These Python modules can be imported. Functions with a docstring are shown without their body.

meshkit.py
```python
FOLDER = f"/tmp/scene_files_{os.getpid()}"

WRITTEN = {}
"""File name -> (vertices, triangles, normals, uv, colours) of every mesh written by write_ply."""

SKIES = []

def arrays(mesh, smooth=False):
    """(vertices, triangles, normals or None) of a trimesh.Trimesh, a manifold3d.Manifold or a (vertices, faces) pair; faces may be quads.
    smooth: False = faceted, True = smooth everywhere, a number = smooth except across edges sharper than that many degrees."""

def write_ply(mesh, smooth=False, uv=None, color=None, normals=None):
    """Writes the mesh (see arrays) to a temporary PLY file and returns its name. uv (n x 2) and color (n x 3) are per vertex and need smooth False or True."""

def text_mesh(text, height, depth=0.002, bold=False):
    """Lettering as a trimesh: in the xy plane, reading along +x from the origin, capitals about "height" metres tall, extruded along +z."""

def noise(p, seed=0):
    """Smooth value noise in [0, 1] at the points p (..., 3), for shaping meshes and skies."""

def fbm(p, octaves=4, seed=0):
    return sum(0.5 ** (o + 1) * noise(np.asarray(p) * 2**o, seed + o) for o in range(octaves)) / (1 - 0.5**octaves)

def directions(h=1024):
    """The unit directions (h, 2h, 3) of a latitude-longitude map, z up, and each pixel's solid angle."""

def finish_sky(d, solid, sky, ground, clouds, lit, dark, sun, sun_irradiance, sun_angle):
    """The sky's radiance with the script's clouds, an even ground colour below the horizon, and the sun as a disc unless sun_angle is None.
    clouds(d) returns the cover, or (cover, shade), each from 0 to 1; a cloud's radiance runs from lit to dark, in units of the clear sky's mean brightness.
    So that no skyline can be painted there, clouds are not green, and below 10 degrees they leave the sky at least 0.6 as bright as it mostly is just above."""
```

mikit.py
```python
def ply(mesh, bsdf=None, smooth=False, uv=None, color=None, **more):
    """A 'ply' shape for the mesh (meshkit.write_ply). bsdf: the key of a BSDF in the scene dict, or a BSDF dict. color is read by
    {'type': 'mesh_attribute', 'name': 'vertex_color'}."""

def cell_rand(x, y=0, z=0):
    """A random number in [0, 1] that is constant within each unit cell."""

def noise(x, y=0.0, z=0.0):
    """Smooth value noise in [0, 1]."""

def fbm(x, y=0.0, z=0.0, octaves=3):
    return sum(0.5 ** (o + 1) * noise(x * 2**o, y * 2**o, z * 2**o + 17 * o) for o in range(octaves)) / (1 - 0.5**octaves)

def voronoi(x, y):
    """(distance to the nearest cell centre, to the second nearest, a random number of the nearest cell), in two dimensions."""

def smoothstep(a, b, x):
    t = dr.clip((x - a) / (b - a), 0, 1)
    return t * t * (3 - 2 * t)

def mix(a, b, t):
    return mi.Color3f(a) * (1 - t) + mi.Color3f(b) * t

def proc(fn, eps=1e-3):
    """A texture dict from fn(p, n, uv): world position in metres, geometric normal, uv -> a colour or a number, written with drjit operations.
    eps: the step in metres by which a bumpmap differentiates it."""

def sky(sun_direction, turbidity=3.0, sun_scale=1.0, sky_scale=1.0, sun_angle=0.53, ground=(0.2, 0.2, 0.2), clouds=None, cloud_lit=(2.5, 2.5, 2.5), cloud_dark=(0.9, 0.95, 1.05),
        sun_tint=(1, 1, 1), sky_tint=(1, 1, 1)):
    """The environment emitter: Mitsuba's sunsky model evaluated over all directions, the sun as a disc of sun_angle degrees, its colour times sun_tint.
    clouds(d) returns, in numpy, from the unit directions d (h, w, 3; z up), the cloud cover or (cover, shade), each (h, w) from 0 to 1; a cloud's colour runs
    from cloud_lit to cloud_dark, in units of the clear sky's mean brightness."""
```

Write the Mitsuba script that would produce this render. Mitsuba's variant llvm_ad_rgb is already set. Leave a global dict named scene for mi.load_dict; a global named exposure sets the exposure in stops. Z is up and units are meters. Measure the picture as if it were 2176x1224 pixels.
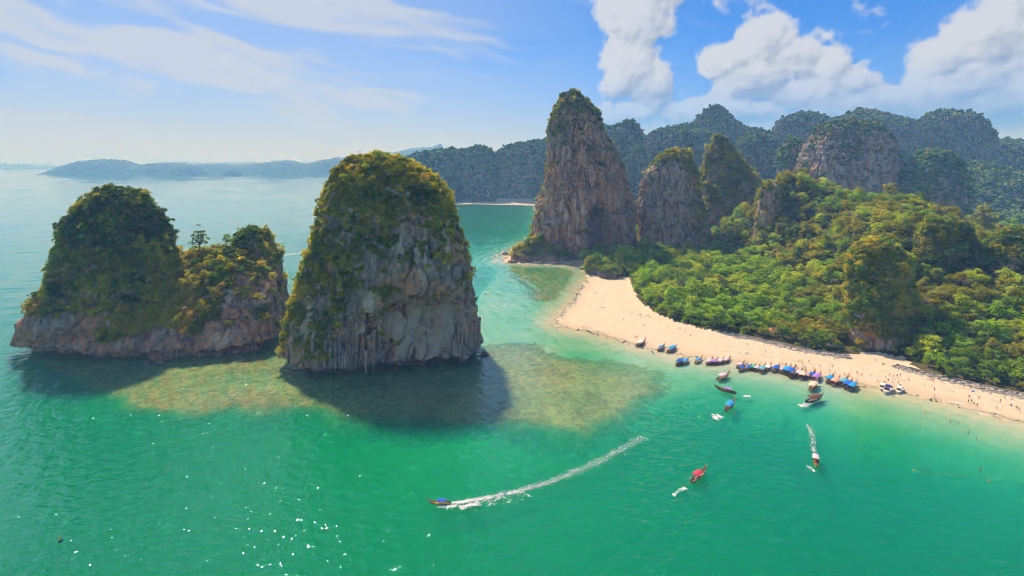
import math, random
import numpy as np, drjit as dr, mitsuba as mi, trimesh, manifold3d as m3
import mikit, meshkit
from mikit import noise, fbm, smoothstep, mix
from scipy.interpolate import PchipInterpolator, RBFInterpolator
from scipy.spatial import cKDTree
from shapely.geometry import Polygon
import shapely

T = mi.ScalarTransform4f
scene, labels = {}, {}
random.seed(7)
RNG = np.random.default_rng(11)

# ------------------------------------------------------------------ camera, air, sky
H, F, PX0, PY0 = 120.0, 1100.0, 1088.0, 346.0        # eye height in metres, focal length and horizon of the photograph in its pixels
exposure = 2.45
scene['camera'] = {'type': 'perspective', 'fov': 2 * math.degrees(math.atan(PX0 / F)), 'fov_axis': 'x', 'to_world': T().look_at([0, 0, H], [0, 100, H], [0, 0, 1]),
                   'near_clip': 1.0, 'far_clip': 1.2e5, 'principal_point_offset_y': (612 - PY0) / 1224, 'medium': {'type': 'ref', 'id': 'air'}}
scene['air'] = {'type': 'homogeneous', 'albedo': {'type': 'rgb', 'value': [0.93, 0.95, 0.97]}, 'sigma_t': {'type': 'rgb', 'value': [0.00005, 0.000105, 0.00021]}}
scene['haze'] = {'type': 'cube', 'to_world': T().translate([0, 0, 174]).scale([45000, 45000, 190]), 'bsdf': {'type': 'null'}, 'interior': {'type': 'ref', 'id': 'air'}}
labels['haze'] = {'label': 'pale blue sea haze over the bay that fades the far hills', 'category': 'haze', 'kind': 'stuff'}
SUN_AZ, SUN_EL = math.radians(-29), math.radians(51.5)
SUN = np.array([math.sin(SUN_AZ) * math.cos(SUN_EL), math.cos(SUN_AZ) * math.cos(SUN_EL), math.sin(SUN_EL)])


def clouds(d):
    az = np.degrees(np.arctan2(d[..., 0], d[..., 1])); el = np.degrees(np.arcsin(np.clip(d[..., 2], -1, 1)))
    def nz(x, y, o, s):
        return meshkit.fbm(np.stack([x, y, np.zeros_like(x)], -1), o, s)
    # cirrus: long streaks falling to the right, dense on the left, thin on the right
    wx, wy = az + 6 * (nz(az / 9, el / 6, 3, 3) - .5), el + 3.5 * (nz(az / 8 + 9, el / 5, 3, 5) - .5)
    u, v = wx * .93 - wy * .36 * 2, wx * .2 + wy * .98
    st = nz(u / 17, v / 2.6, 5, 21) * .6 + nz(u / 6.5, v / 1.1, 4, 31) * .25 + nz(wx / 22, wy / 7, 3, 41) * .35
    left = 1 / (1 + np.exp((az - 4) / 7))
    cir = np.clip((st - .60 + .24 * left) / .34, 0, 1) ** 1.3 * (.22 + .62 * left) * (1 - .5 * np.clip((el - 22) / 20, 0, 1))
    cir = np.maximum(cir, (.82 * np.exp(-el / 5.5) + .36 * left) * np.clip(.55 + nz(az / 12, el / 4, 3, 91), 0, 1))
    # cumulus: heaps of round puffs
    heaps = [(12.6, 10.5, 3.0, 4.2), (13.6, 15.0, 3.5, 3.6), (15.3, 18.5, 4.0, 4.0), (11.8, 8.6, 2.2, 2.2), (14.5, 7.5, 2.5, 2.5),
             (22.4, 10.4, 2.7, 2.0), (26.5, 12.0, 3.2, 2.6), (28.6, 10.0, 3.4, 2.8), (31.4, 9.0, 2.2, 2.0), (33.5, 7.6, 2.0, 1.8), (25, 8.4, 4.0, 2.6), (30, 6.8, 4.5, 2.2),
             (44.3, 13.0, 2.6, 3.0), (43.0, 10.6, 3.8, 3.2), (46.5, 10.0, 4.5, 4.5), (39.6, 8.6, 2.4, 2.2), (41, 6.5, 4.5, 2.6), (50, 12, 5, 6), (35, 5.4, 5, 1.8), (22, 5.2, 7, 1.6), (13, 5.6, 3.5, 1.7), (45, 5, 8, 2.6),
             (-37.5, 3.1, 1.6, .45)]
    rr = np.random.default_rng(4)
    for k in range(34):                                                  # the same kind of weather all round
        a = rr.uniform(64, 305); heaps.append((a if a < 180 else a - 360, rr.uniform(4, 14), rr.uniform(3, 7), rr.uniform(2, 5)))
    def field(az, el):
        f = np.zeros_like(az)
        q = np.stack([az / 3.2, el / 3.2, np.zeros_like(az)], -1)
        w = meshkit.fbm(q, 5, 61) - .5
        w2 = 1 - np.abs(2 * meshkit.fbm(q * 2.3, 4, 73) - 1)
        for a, e, ra, re in heaps:
            da = (az - a + 180) % 360 - 180
            r = np.sqrt((da / ra) ** 2 + ((el - e) / re) ** 2)
            f = np.maximum(f, 1.35 - r)
        return np.minimum(f, 1.05) + 1.15 * w + .42 * (w2 - .6)
    f = field(az, el)
    f2 = field(az - 1.0, el + 1.1)
    f3 = field(az - .25, el + .35)
    cum = np.clip((f - .22) / .34, 0, 1)
    cum = cum * cum * (3 - 2 * cum)
    fade = np.clip((el - 1.5) / 8, 0, 1)
    cum = cum * (.27 + .60 * fade)
    shade = np.clip(.26 + .7 * (f2 - f) + 1.5 * (f3 - f) + .30 * np.clip(f - .9, 0, 1) + .03 * (9 - el), 0, 1)
    cover = np.maximum(cir, cum)
    w = cum / np.maximum(cover, 1e-6)
    return np.clip(cover, 0, 1), np.clip(shade * w + .18 * (1 - w), 0, 1)


scene['sky'] = mikit.sky(SUN, 3.0, sun_angle=3.4, sun_scale=.78, sky_scale=1.1, clouds=clouds, cloud_lit=(2.75, 2.8, 2.85), cloud_dark=(1.32, 1.52, 1.85), sky_tint=(.08, .36, .72), sun_tint=(1.05, 1.0, .92), ground=(.1, .2, .2))


def at(px, py, z=0.0):
    """The point of the plane at height z that the photograph shows at this pixel."""
    Y = (H - z) * F / (py - PY0)
    return np.array([(px - PX0) / F * Y, Y, z])


def on(px, py, Y):
    """The point at distance Y that the photograph shows at this pixel."""
    return np.array([(px - PX0) / F * Y, Y, H - (py - PY0) / F * Y])


def put(key, shape, label=None, cat=None, group=None, kind=None):
    if shape is not None:
        scene[key] = shape
    if label or kind or cat:
        d = {}
        if label: d['label'] = label
        if cat: d['category'] = cat
        if group: d['group'] = group
        if kind: d['kind'] = kind
        labels[key] = d
    return key


COUNT = {}


def fresh(name):
    n = COUNT.get(name, -1) + 1; COUNT[name] = n
    return name if n == 0 else f'{name}_{n:03d}'


def rgb(*c): return {'type': 'rgb', 'value': list(map(float, c))}


def vfbm(x, y, z, o, s): return meshkit.fbm(np.stack(np.broadcast_arrays(x, y, z), -1), o, s)


# ------------------------------------------------------------------ materials
def rock_fn(warm, pale, rust=.46):
    def fn(p, n, uv):
        s = fbm(p.x * .33, p.y * .33, p.z * .05, 3)
        t = fbm(p.x * .8 + 7, p.y * .8, p.z * .38, 3)
        b = fbm(p.x * .035 + 3, p.y * .035, p.z * .045, 3)
        c = mix([.20 * pale, .15 * pale, .118 * pale], [.50 * pale, .39 * pale, .285 * pale], smoothstep(.25, .78, s * .5 + t * .5))
        c = mix(c, [.50, .23, .10], smoothstep(rust, rust + .2, b) * smoothstep(.36, .62, t) * warm)
        c = mix(c, [.64, .53, .38], smoothstep(.58, .74, fbm(p.x * .2 + 31, p.y * .2, p.z * .03, 3)) * .5 * warm)
        return mix(c, [.055, .052, .055], smoothstep(.56, .76, fbm(p.x * .55 + 11, p.y * .55 + 5, p.z * .03, 3)) * .75)
    return fn


for k, (wm, pl) in {'rock': (.75, 1.0), 'rock_warm': (1.15, 1.0), 'rock_pale': (1.2, 1.25), 'rock_grey': (.3, .62)}.items():
    scene[k + '_look'] = {'type': 'diffuse', 'reflectance': mikit.proc(rock_fn(min(wm, 1.0), pl))}
scene['rock_red_look'] = {'type': 'diffuse', 'reflectance': mikit.proc(rock_fn(1.0, .86, .31))}


def far_karst_fn(p, n, uv):
    v = smoothstep(-.03, .05, n.z * 1.15 - .06 + 1.5 * (fbm(p.x * .017, p.y * .017, p.z * .021, 3) - .5) + .8 * (fbm(p.x * .09, p.y * .09, p.z * .07, 3) - .5))      # where woods have a hold
    wood = mix([.04, .085, .02], [.13, .20, .03], smoothstep(.25, .75, fbm(p.x * .11, p.y * .11, p.z * .11, 3)))
    return mix(rock_fn(.7, 1.15, .5)(p, n, uv), wood, v)


scene['striped_look'] = {'type': 'diffuse', 'reflectance': mikit.proc(rock_fn(.85, 1.25, .53))}
scene['far_karst_look'] = {'type': 'diffuse', 'reflectance': mikit.proc(far_karst_fn)}


def islet_fn(p, n, uv):
    c = rock_fn(1.0, .80, .40)(p, n, uv)
    e = dr.sqrt(dr.square((p.x + 47) / 31) + dr.square((p.z - 21) / 19)) + .9 * (fbm(p.x * .16, p.y * .16, p.z * .1, 3) - .5)     # bare face where slabs have broken off
    tan = mix([.34, .26, .17], [.45, .355, .25], fbm(p.x * .3, p.y * .3, p.z * .25, 3))
    return mix(c, tan, (1 - smoothstep(.72, .95, e)) * (1 - .7 * smoothstep(.58, .7, fbm(p.x * .5, p.y * .5, p.z * .03, 3))))


scene['islet_rock_look'] = {'type': 'diffuse', 'reflectance': mikit.proc(islet_fn)}


def sand_fn(p, n, uv):
    g = fbm(p.x * .08, p.y * .08, 0., 3)
    c = mix([.56, .475, .345], [.64, .555, .42], g)
    c = mix(c, [.42, .335, .235], .55 * smoothstep(.56, .72, fbm(p.x * .9, p.y * .9, 3., 3)) * smoothstep(.40, .62, g))          # trodden patches
    d = uv.x * 50 + 3.5 * (fbm(p.x * .07, p.y * .07, 9., 2) - .5)
    k = smoothstep(.48, .66, fbm(p.x * .6, p.y * .6, 5., 3))
    wrack = k * dr.maximum(1 - smoothstep(.35, 1.1, dr.abs(d - 15.5)), .8 * (1 - smoothstep(.3, .9, dr.abs(d - 24))))
    c = mix(c, [.24, .18, .11], .45 * wrack)                             # lines of weed and twigs left by the tide
    return mix([.51, .42, .285], c, smoothstep(.1, .9, p.z + .5 * g))      # sand soaked by the last high water


scene['sand_look'] = {'type': 'diffuse', 'reflectance': mikit.proc(sand_fn)}


def bed_fn(p, n, uv):
    g = fbm(p.x * .05 + 5, p.y * .05, 0., 4)
    h = fbm(p.x * .35, p.y * .35, 2., 3)
    c = mix([.56, .46, .30], [.64, .54, .38], g)
    reef = smoothstep(-.10, .10, uv.x - .5 + (g - .5) * .9 + (h - .5) * .5)
    return mix(c, mix([.22, .165, .06], [.47, .37, .15], smoothstep(.25, .75, fbm(p.x * .8, p.y * .8, 4., 2) * .35 + h * .35 + g * .3)), reef)


scene['far_sand_look'] = {'type': 'diffuse', 'reflectance': rgb(.58, .48, .36)}
scene['bed_look'] = {'type': 'diffuse', 'reflectance': mikit.proc(bed_fn)}
scene['soil_look'] = {'type': 'diffuse', 'reflectance': mikit.proc(lambda p, n, uv: mix([.05, .055, .02], [.13, .11, .05], fbm(p.x * .1, p.y * .1, 0., 3)))}
scene['leaf_look'] = {'type': 'principledthin', 'base_color': {'type': 'mesh_attribute', 'name': 'vertex_color'}, 'roughness': .55, 'diff_trans': 1.35, 'spec_trans': 0.0, 'eta': 1.15}
scene['far_leaf_look'] = {'type': 'twosided', 'bsdf': {'type': 'diffuse', 'reflectance': {'type': 'mesh_attribute', 'name': 'vertex_color'}}}


def paint(key, c, rough=.5, spec=.4):
    scene[key] = {'type': 'twosided', 'bsdf': {'type': 'principled', 'base_color': rgb(*c), 'roughness': rough, 'specular': spec}}
    return key


# ------------------------------------------------------------------ land and sea bed
SHORE = [(2900, 1060), (2500, 975), (2176, 897), (2110, 880), (2040, 862), (1960, 843), (1880, 825), (1800, 812), (1720, 794), (1650, 783), (1570, 770), (1500, 762), (1430, 752), (1370, 738), (1320, 722),
         (1260, 704), (1215, 698), (1183, 686), (1200, 664), (1222, 640), (1240, 610), (1254, 588), (1245, 572), (1200, 562), (1120, 561), (1070, 556), (1076, 540), (1110, 524)]
land = [at(*q)[:2] for q in SHORE] + [np.array(q) for q in [(60, 900), (75, 1250), (70, 1520), (-40, 1600), (-190, 1660), (-330, 1900), (-420, 2600), (6000, 5000), (6000, 0), (700, 100)]]
LAND = Polygon(land)
BACK = [(2900, 985), (2500, 905), (2176, 842), (2110, 829), (2060, 817), (1985, 800), (1938, 782), (1915, 762), (1860, 752), (1806, 755), (1770, 756), (1700, 744), (1640, 730), (1570, 712), (1500, 703), (1440, 688), (1400, 672), (1368, 650), (1347, 625), (1336, 592), (1290, 584), (1258, 576)]


TREES = {}


def line_dist(pts, P):
    g = shapely.LineString(pts)
    s = np.arange(0, g.length, 1.0)
    k = len(pts), float(pts[0][0]), float(pts[-1][1])
    if k not in TREES: TREES[k] = cKDTree(shapely.get_coordinates(shapely.line_interpolate_point(g, s)))
    return TREES[k].query(P)[0]


reefs = [[(30, 772), (110, 830), (230, 872), (400, 894), (520, 900), (640, 893), (760, 905), (860, 917), (960, 921), (1060, 932), (1160, 936), (1250, 926), (1335, 897), (1398, 850), (1414, 822), (1385, 796), (1300, 780), (1200, 752), (1120, 725), (1040, 735), (900, 740), (600, 700), (300, 720), (60, 735)],
         [(1085, 566), (1150, 560), (1235, 575), (1250, 590), (1238, 612), (1218, 640), (1180, 655), (1130, 630), (1100, 600)]]
REEF = [Polygon([at(*q)[:2] for q in r]) for r in reefs]
SHOAL = Polygon([at(*q)[:2] for q in [(1000, 800), (1080, 800), (1200, 760), (1230, 720), (1180, 700), (1190, 660), (1225, 620), (1250, 590), (1180, 560), (1060, 560), (1000, 620), (960, 700)]])

hill_pts = [(1700, 600, 430, 9), (1640, 560, 520, 9), (1600, 520, 600, 9), (1560, 470, 680, 9), (1750, 560, 460, 9), (1750, 500, 530, 9), (1690, 362, 610, 9), (1650, 392, 610, 8), (1735, 392, 600, 9), (1770, 414, 580, 9), (1830, 426, 560, 9), (1900, 430, 540, 9),
            (1990, 436, 490, 9), (2060, 512, 470, 9), (2110, 534, 440, 9), (2170, 534, 400, 8), (1800, 560, 440, 9), (1800, 620, 400, 9), (1980, 540, 410, 9), (2060, 560, 380, 9), (2100, 640, 330, 9), (2000, 690, 320, 9), (2176, 690, 305, 9), (1720, 640, 400, 9),
            (1880, 600, 370, 9), (1840, 490, 420, 9), (1930, 480, 420, 9), (1880, 462, 460, 9), (1740, 505, 480, 9), (1960, 585, 365, 9)]
cp = [on(a, b, Y) - [0, 0, c] for a, b, Y, c in hill_pts]
cp += [np.array([x, y, z]) for x, y, z in [(150, 480, 3), (130, 560, 3), (200, 420, 3.5), (110, 420, 3), (170, 380, 3), (230, 340, 3), (300, 290, 3.5), (360, 270, 5), (240, 700, 10), (340, 800, 10), (500, 800, 8), (700, 800, 8), (600, 600, 20), (500, 420, 35), (500, 300, 25), (330, 700, 30), (420, 690, 30), (100, 700, 4), (150, 640, 5), (210, 560, 8)]]
cp = np.array(cp)
HILL = RBFInterpolator(cp[:, :2] / 100, cp[:, 2], smoothing=.02, kernel='thin_plate_spline')


def shore_terms(P):
    inside = shapely.contains_xy(LAND, P[:, 0], P[:, 1])
    d = line_dist(land[:-3], P)
    return np.where(inside, d, -d)


BACKLINE = [at(a, b, 1.6)[:2] for a, b in BACK]
BACKPOLY = Polygon(BACKLINE + [at(1150, 470)[:2]] + land[-9:-2] + [np.array([6000, 0]), np.array([700, 150])])


def ground(P):
    """Height of the land or the sea bed, and how much reef grows there."""
    x, y = P[:, 0], P[:, 1]
    s = shore_terms(P)
    n1 = vfbm(x / 14, y / 14, 0, 3, 5) - .5
    z = np.interp(s, [-400, -160, -100, -60, -32, -12, 0, 12, 30, 60], [-13, -10.5, -7, -2.9, -1.0, -.3, 0, .55, 1.3, 1.9]) + n1 * np.interp(s, [-100, -20, -5, 5, 40], [1.6, .4, .02, .02, .2])
    far = np.hypot(x, y) > 1000
    reefy = np.zeros(len(P))
    for k, R in enumerate(REEF):
        e = np.array(shapely.distance(shapely.points(x, y), R.exterior)); e = np.where(shapely.contains_xy(R, x, y), e, -e)
        e = e + 30 * (vfbm(x / 34, y / 26, 0, 4, 15) - .5)
        w = np.clip((e + 20) / 34, 0, 1); w = w * w * (3 - 2 * w)
        lvl = (-.5 if k == 0 else -.45) + .5 * (vfbm(x / 22, y / 22, 1, 4, 25) - .5)
        z = np.where(s < 0, np.maximum(z, z * (1 - w) + lvl * w) , z)
        reefy = np.maximum(reefy, np.clip((e + 14) / 24, 0, 1) * np.clip((-s - 8) / 18, 0, 1))
    e = np.array(shapely.distance(shapely.points(x, y), SHOAL.exterior)); e = np.where(shapely.contains_xy(SHOAL, x, y), e, -e)
    w = np.clip((e + 10) / 22, 0, 1)
    z = np.where(s < 0, np.maximum(z, z * (1 - w) + (-.7 + .5 * n1) * w), z)
    b = at(1046, 752)                                                    # the sand bank beside the islet
    z = np.maximum(z, .05 - np.hypot((x - b[0]) / 14, (y - b[1]) / 20) * .75 - .25)
    inb = shapely.contains_xy(BACKPOLY, x, y)
    dl = line_dist(BACKLINE, P)
    h = HILL(P / 100)
    near = np.clip((900 - y) / 150, 0, 1) * np.clip((900 - x) / 150, 0, 1) * np.clip((x - 40) / 40, 0, 1)
    h = np.clip(h, 2.6, 120) * near + (5 + 9 * vfbm(x / 120, y / 120, 0, 3, 35)) * (1 - near)
    h = h + np.clip((h - 9) / 14, 0, 1) * near * 26 * (vfbm(x / 42, y / 42, 0, 3, 45) - .46)      # wooded knolls
    up = np.clip(dl / 16, 0, 1)
    z = np.where(inb & (s > 0), np.maximum(z, 1.6 + 1.1 * np.clip(dl / 2.5, 0, 1) + (h - 2.6) * up), z)
    return z, reefy, s, inb & (s > 0)


def axis(a, b, step, lo, hi, g=1.12):
    v = list(np.arange(a, b + step / 2, step))
    d = step
    while v[-1] < hi: d *= g; v.append(v[-1] + d)
    d = step
    while v[0] > lo: d *= g; v.insert(0, v[0] - d)
    v[0], v[-1] = lo, hi
    return np.array(v)


def grid(xs, ys):
    X, Y = np.meshgrid(xs, ys)
    n, m = len(xs), len(ys)
    i = (np.arange(m - 1)[:, None] * n + np.arange(n - 1)).ravel()
    return X.ravel(), Y.ravel(), np.stack([i, i + 1, i + n + 1, i + n], 1)


gx, gy, gq = grid(axis(-350, 470, 2.2, -44000, 44000), axis(170, 760, 2.2, -44000, 44000))
GP = np.stack([gx, gy], 1)
gz, greef, gs, gback = ground(GP)
V = np.stack([gx, gy, gz], 1)
fb = gback[gq].all(1)
for key, sel, mat in (('seabed', ~fb & (gz[gq].max(1) < -.02), 'bed_look'), ('beach', ~fb & (gz[gq].max(1) >= -.02), 'sand_look'), ('forest_ground', fb, 'soil_look')):
    q = gq[sel]
    ids, inv = np.unique(q, return_inverse=True)
    put(key, mikit.ply((V[ids], inv.reshape(-1, 4)), mat, smooth=True, uv=np.stack([(gs / 50 if key == 'beach' else greef)[ids], greef[ids]], 1)), kind='structure',
        label={'seabed': 'sandy sea floor and brown reef seen through shallow water', 'beach': 'pale cream sand beach curving along the bay', 'forest_ground': 'dark ground under the forest'}[key], cat={'seabed': 'seabed', 'beach': 'beach', 'forest_ground': 'ground'}[key])
GTREE = cKDTree(GP)


def height(x, y):
    d, i = GTREE.query(np.stack([np.atleast_1d(x), np.atleast_1d(y)], -1), k=3)
    w = 1 / (d + 1e-3)
    return (gz[i] * w).sum(-1) / w.sum(-1)


# ------------------------------------------------------------------ sea
scene['sea_body'] = {'type': 'homogeneous', 'albedo': rgb(.003, .56, .335), 'sigma_t': rgb(.40, .15, .235)}
wx, wy, wq = grid(np.r_[axis(-230, 60, .5, -44500, 60.1, 1.05)[:-1], axis(60, 300, 1.0, 59.9, 44500, 1.07)[1:]], axis(140, 285, .66, -44500, 44500, 1.03))
fine = (wx > -230) & (wx < 59) & (wy > 140) & (wy < 285)
wj = np.random.default_rng(6)
wx = wx + fine * wj.uniform(-.16, .16, len(wx)); wy = wy + fine * wj.uniform(-.22, .22, len(wy))
wz = np.zeros_like(wx)
wr = np.random.default_rng(5)
gust = .45 + .9 * vfbm(wx / 60, wy / 45, 0, 3, 77)
for lam, n in ((8, 3), (4.5, 5), (3.0, 7), (2.2, 8), (1.6, 10), (1.2, 10)):
    for k in range(n):
        L = lam * wr.uniform(.8, 1.25); a = math.radians(-105 + wr.normal(0, 42)); ph = wr.uniform(0, 6.28)
        wz += 0.020 * L ** .8 / math.sqrt(n) * np.sin((wx * math.cos(a) + wy * math.sin(a)) * 6.283 / L + ph)
wz *= gust * np.interp(np.hypot(wx, wy), [0, 250, 900, 6000, 20000], [1, 1, 2.2, 11, 24]) * (1 - .35 * np.clip((wx + 30) / 90, 0, 1) * np.clip((700 - wy) / 200, 0, 1))     # the lee of the islets is calmer
put('sea', mikit.ply((np.stack([wx, wy, wz], 1), wq), {'type': 'thindielectric', 'int_ior': 1.26}, smooth=False, interior={'type': 'ref', 'id': 'sea_body'}, exterior={'type': 'ref', 'id': 'air'}),
    'emerald green sea with small glittering waves', 'sea', kind='structure')

# ------------------------------------------------------------------ limestone
ROCKS = {}


def karst(key, Yc, prof, ratio=.7, exp=2.4, zb=-4, nth=220, nz=150, amp=3., flute=1.2, seed=0, dents=(), rough=0, pits=0, notch=0., look='rock_look', lean=0., maxb=1e9, label=None, cat='limestone tower', parent=None):
    """A limestone tower lofted through its outline (rows: y, left, right in photograph pixels at distance Yc), fluted and pitted."""
    prof = sorted(prof)
    y0_, l0_, r0_ = prof[0]; prof = [(y0_ - .10 * (r0_ - l0_), (l0_ + r0_) / 2 - .8, (l0_ + r0_) / 2 + .8), (y0_ - .06 * (r0_ - l0_), l0_ * .72 + r0_ * .28, l0_ * .28 + r0_ * .72)] + prof     # a rounded crown
    zs = np.array([H - (r[0] - PY0) / F * Yc for r in prof]); xl = np.array([(r[1] - PX0) / F * Yc for r in prof]); xr = np.array([(r[2] - PX0) / F * Yc for r in prof])
    o = np.argsort(zs); zs, xl, xr = zs[o], xl[o], xr[o]
    zt = zs[-1]
    u = np.linspace(0, 1, nz)
    z = np.where(u < .8, zb + (zt - zb) * (u / .8) * .9, zt - (zt - zb) * .1 * ((1 - u) / .2) ** 2)
    q = np.clip(z, zs[0], zs[-1])
    L, R = PchipInterpolator(zs, xl)(q), PchipInterpolator(zs, xr)(q)
    hw, cx = np.maximum((R - L) / 2, .2), (R + L) / 2
    b = np.minimum(hw * ratio, maxb)
    th = np.linspace(0, 2 * np.pi, nth, endpoint=False) - np.pi / 2
    c, s = np.cos(th), np.sin(th)
    r = (np.abs(c) ** exp + np.abs(s) ** exp) ** (-1 / exp)
    X = cx[:, None] + hw[:, None] * r * c; Y = Yc + lean * (z[:, None] - zb) + b[:, None] * r * s; Z = np.repeat(z[:, None], nth, 1)
    nx, ny = c / hw.max(), s / b.max(); nl = np.hypot(nx, ny); nx, ny = nx / nl, ny / nl
    k = 1 / max(amp * 5, 4)
    D = amp * 2.4 * (vfbm(X * k, Y * k, Z * k * .7, 4, seed) - .5)
    crack = np.abs(vfbm(X / 11, Y / 11, Z / 26, 3, seed + 8) - .5)
    D = D - flute * 2.4 * np.clip(1 - crack / .035, 0, 1)
    D = D + amp * .30 * np.round(3.2 * vfbm(X / 9, Y / 9, Z / 7, 2, seed + 12)) / 1.6 - amp * .3
    ridge = np.abs(vfbm(X / 4.6, Y / 4.6, Z / 42, 3, seed + 7) - .5) * 2
    D = D - flute * (1 - ridge) ** 2 + flute * 2.0 * (vfbm(X / 2.2, Y / 2.2, Z / 9, 2, seed + 9) - .5)
    led = vfbm(X / 30, Y / 30, Z / 6, 2, seed + 3)
    D = D + amp * .16 * np.clip((led - .5) * 5, -1, 1)
    front = np.clip(-ny * 3, 0, 1)
    for px, py, rx, rz, dep in dents:
        Yf = Yc - .85 * b.max(); x0, z0 = (px - PX0) / F * Yf, H - (py - PY0) / F * Yf
        w = np.clip(1.25 - np.sqrt(((X - x0) / (rx / F * Yc)) ** 2 + ((Z - z0) / (rz / F * Yc)) ** 2) + .5 * (vfbm(X / 5, Y / 5, Z / 5, 3, seed + 2) - .5), 0, .6) / .6
        D = D - dep * w * w * (3 - 2 * w) * front
    if rough: D = D + rough * (vfbm(X / 10, Y / 10, Z / 10, 3, seed + 14) - .5) + rough * 1.4 * (vfbm(X / 26, Y / 26, Z / 30, 2, seed + 15) - .5)
    hr = np.random.default_rng(seed + 77)
    for k in range(pits):                                               # pockets and shallow caves
        x0 = cx.mean() + hr.uniform(-.9, .9) * hw.max(); z0 = zb + (zt - zb) * hr.uniform(.05, .75); rx, rz = amp * hr.uniform(.5, 1.7), amp * hr.uniform(.6, 2.6)
        w = np.clip(1.3 - np.sqrt(((X - x0) / rx) ** 2 + ((Z - z0) / rz) ** 2) + .5 * (vfbm(X / 3, Y / 3, Z / 3, 2, seed + k) - .5), 0, .7) / .7
        D = D - amp * hr.uniform(.3, 1.0) * w * w * (3 - 2 * w) * front
    if notch:
        nn = notch * (1.25 + 1.2 * (vfbm(X / 12, Y / 12, 0, 2, seed + 5) - .5))
        lip = 3.0 + 4.0 * vfbm(X / 6, Y / 6, 0, 3, seed + 6)
        D = D - nn * np.clip((lip + 1.0 - Z) / 1.0, 0, 1)
    fadeTop = np.clip(hw / (2.5 * amp), .15, 1)[:, None]
    D = np.maximum(D * fadeTop, -.8 * hw[:, None])
    X, Y = X + nx * D, Y + ny * D
    Z = Z + np.clip((z[:, None] - zb) / 6, 0, 1) * amp * .5 * (vfbm(X / 7, Y / 7, Z / 7, 3, seed + 4) - .5)
    P = np.stack([X, Y, Z], -1).reshape(-1, 3)
    P = np.vstack([P, [[cx[-1], Y[-1].mean(), zt + .3]]])
    i, j = np.meshgrid(np.arange(nz - 1), np.arange(nth), indexing='ij')
    a, bb = i * nth + j, i * nth + (j + 1) % nth
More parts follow.
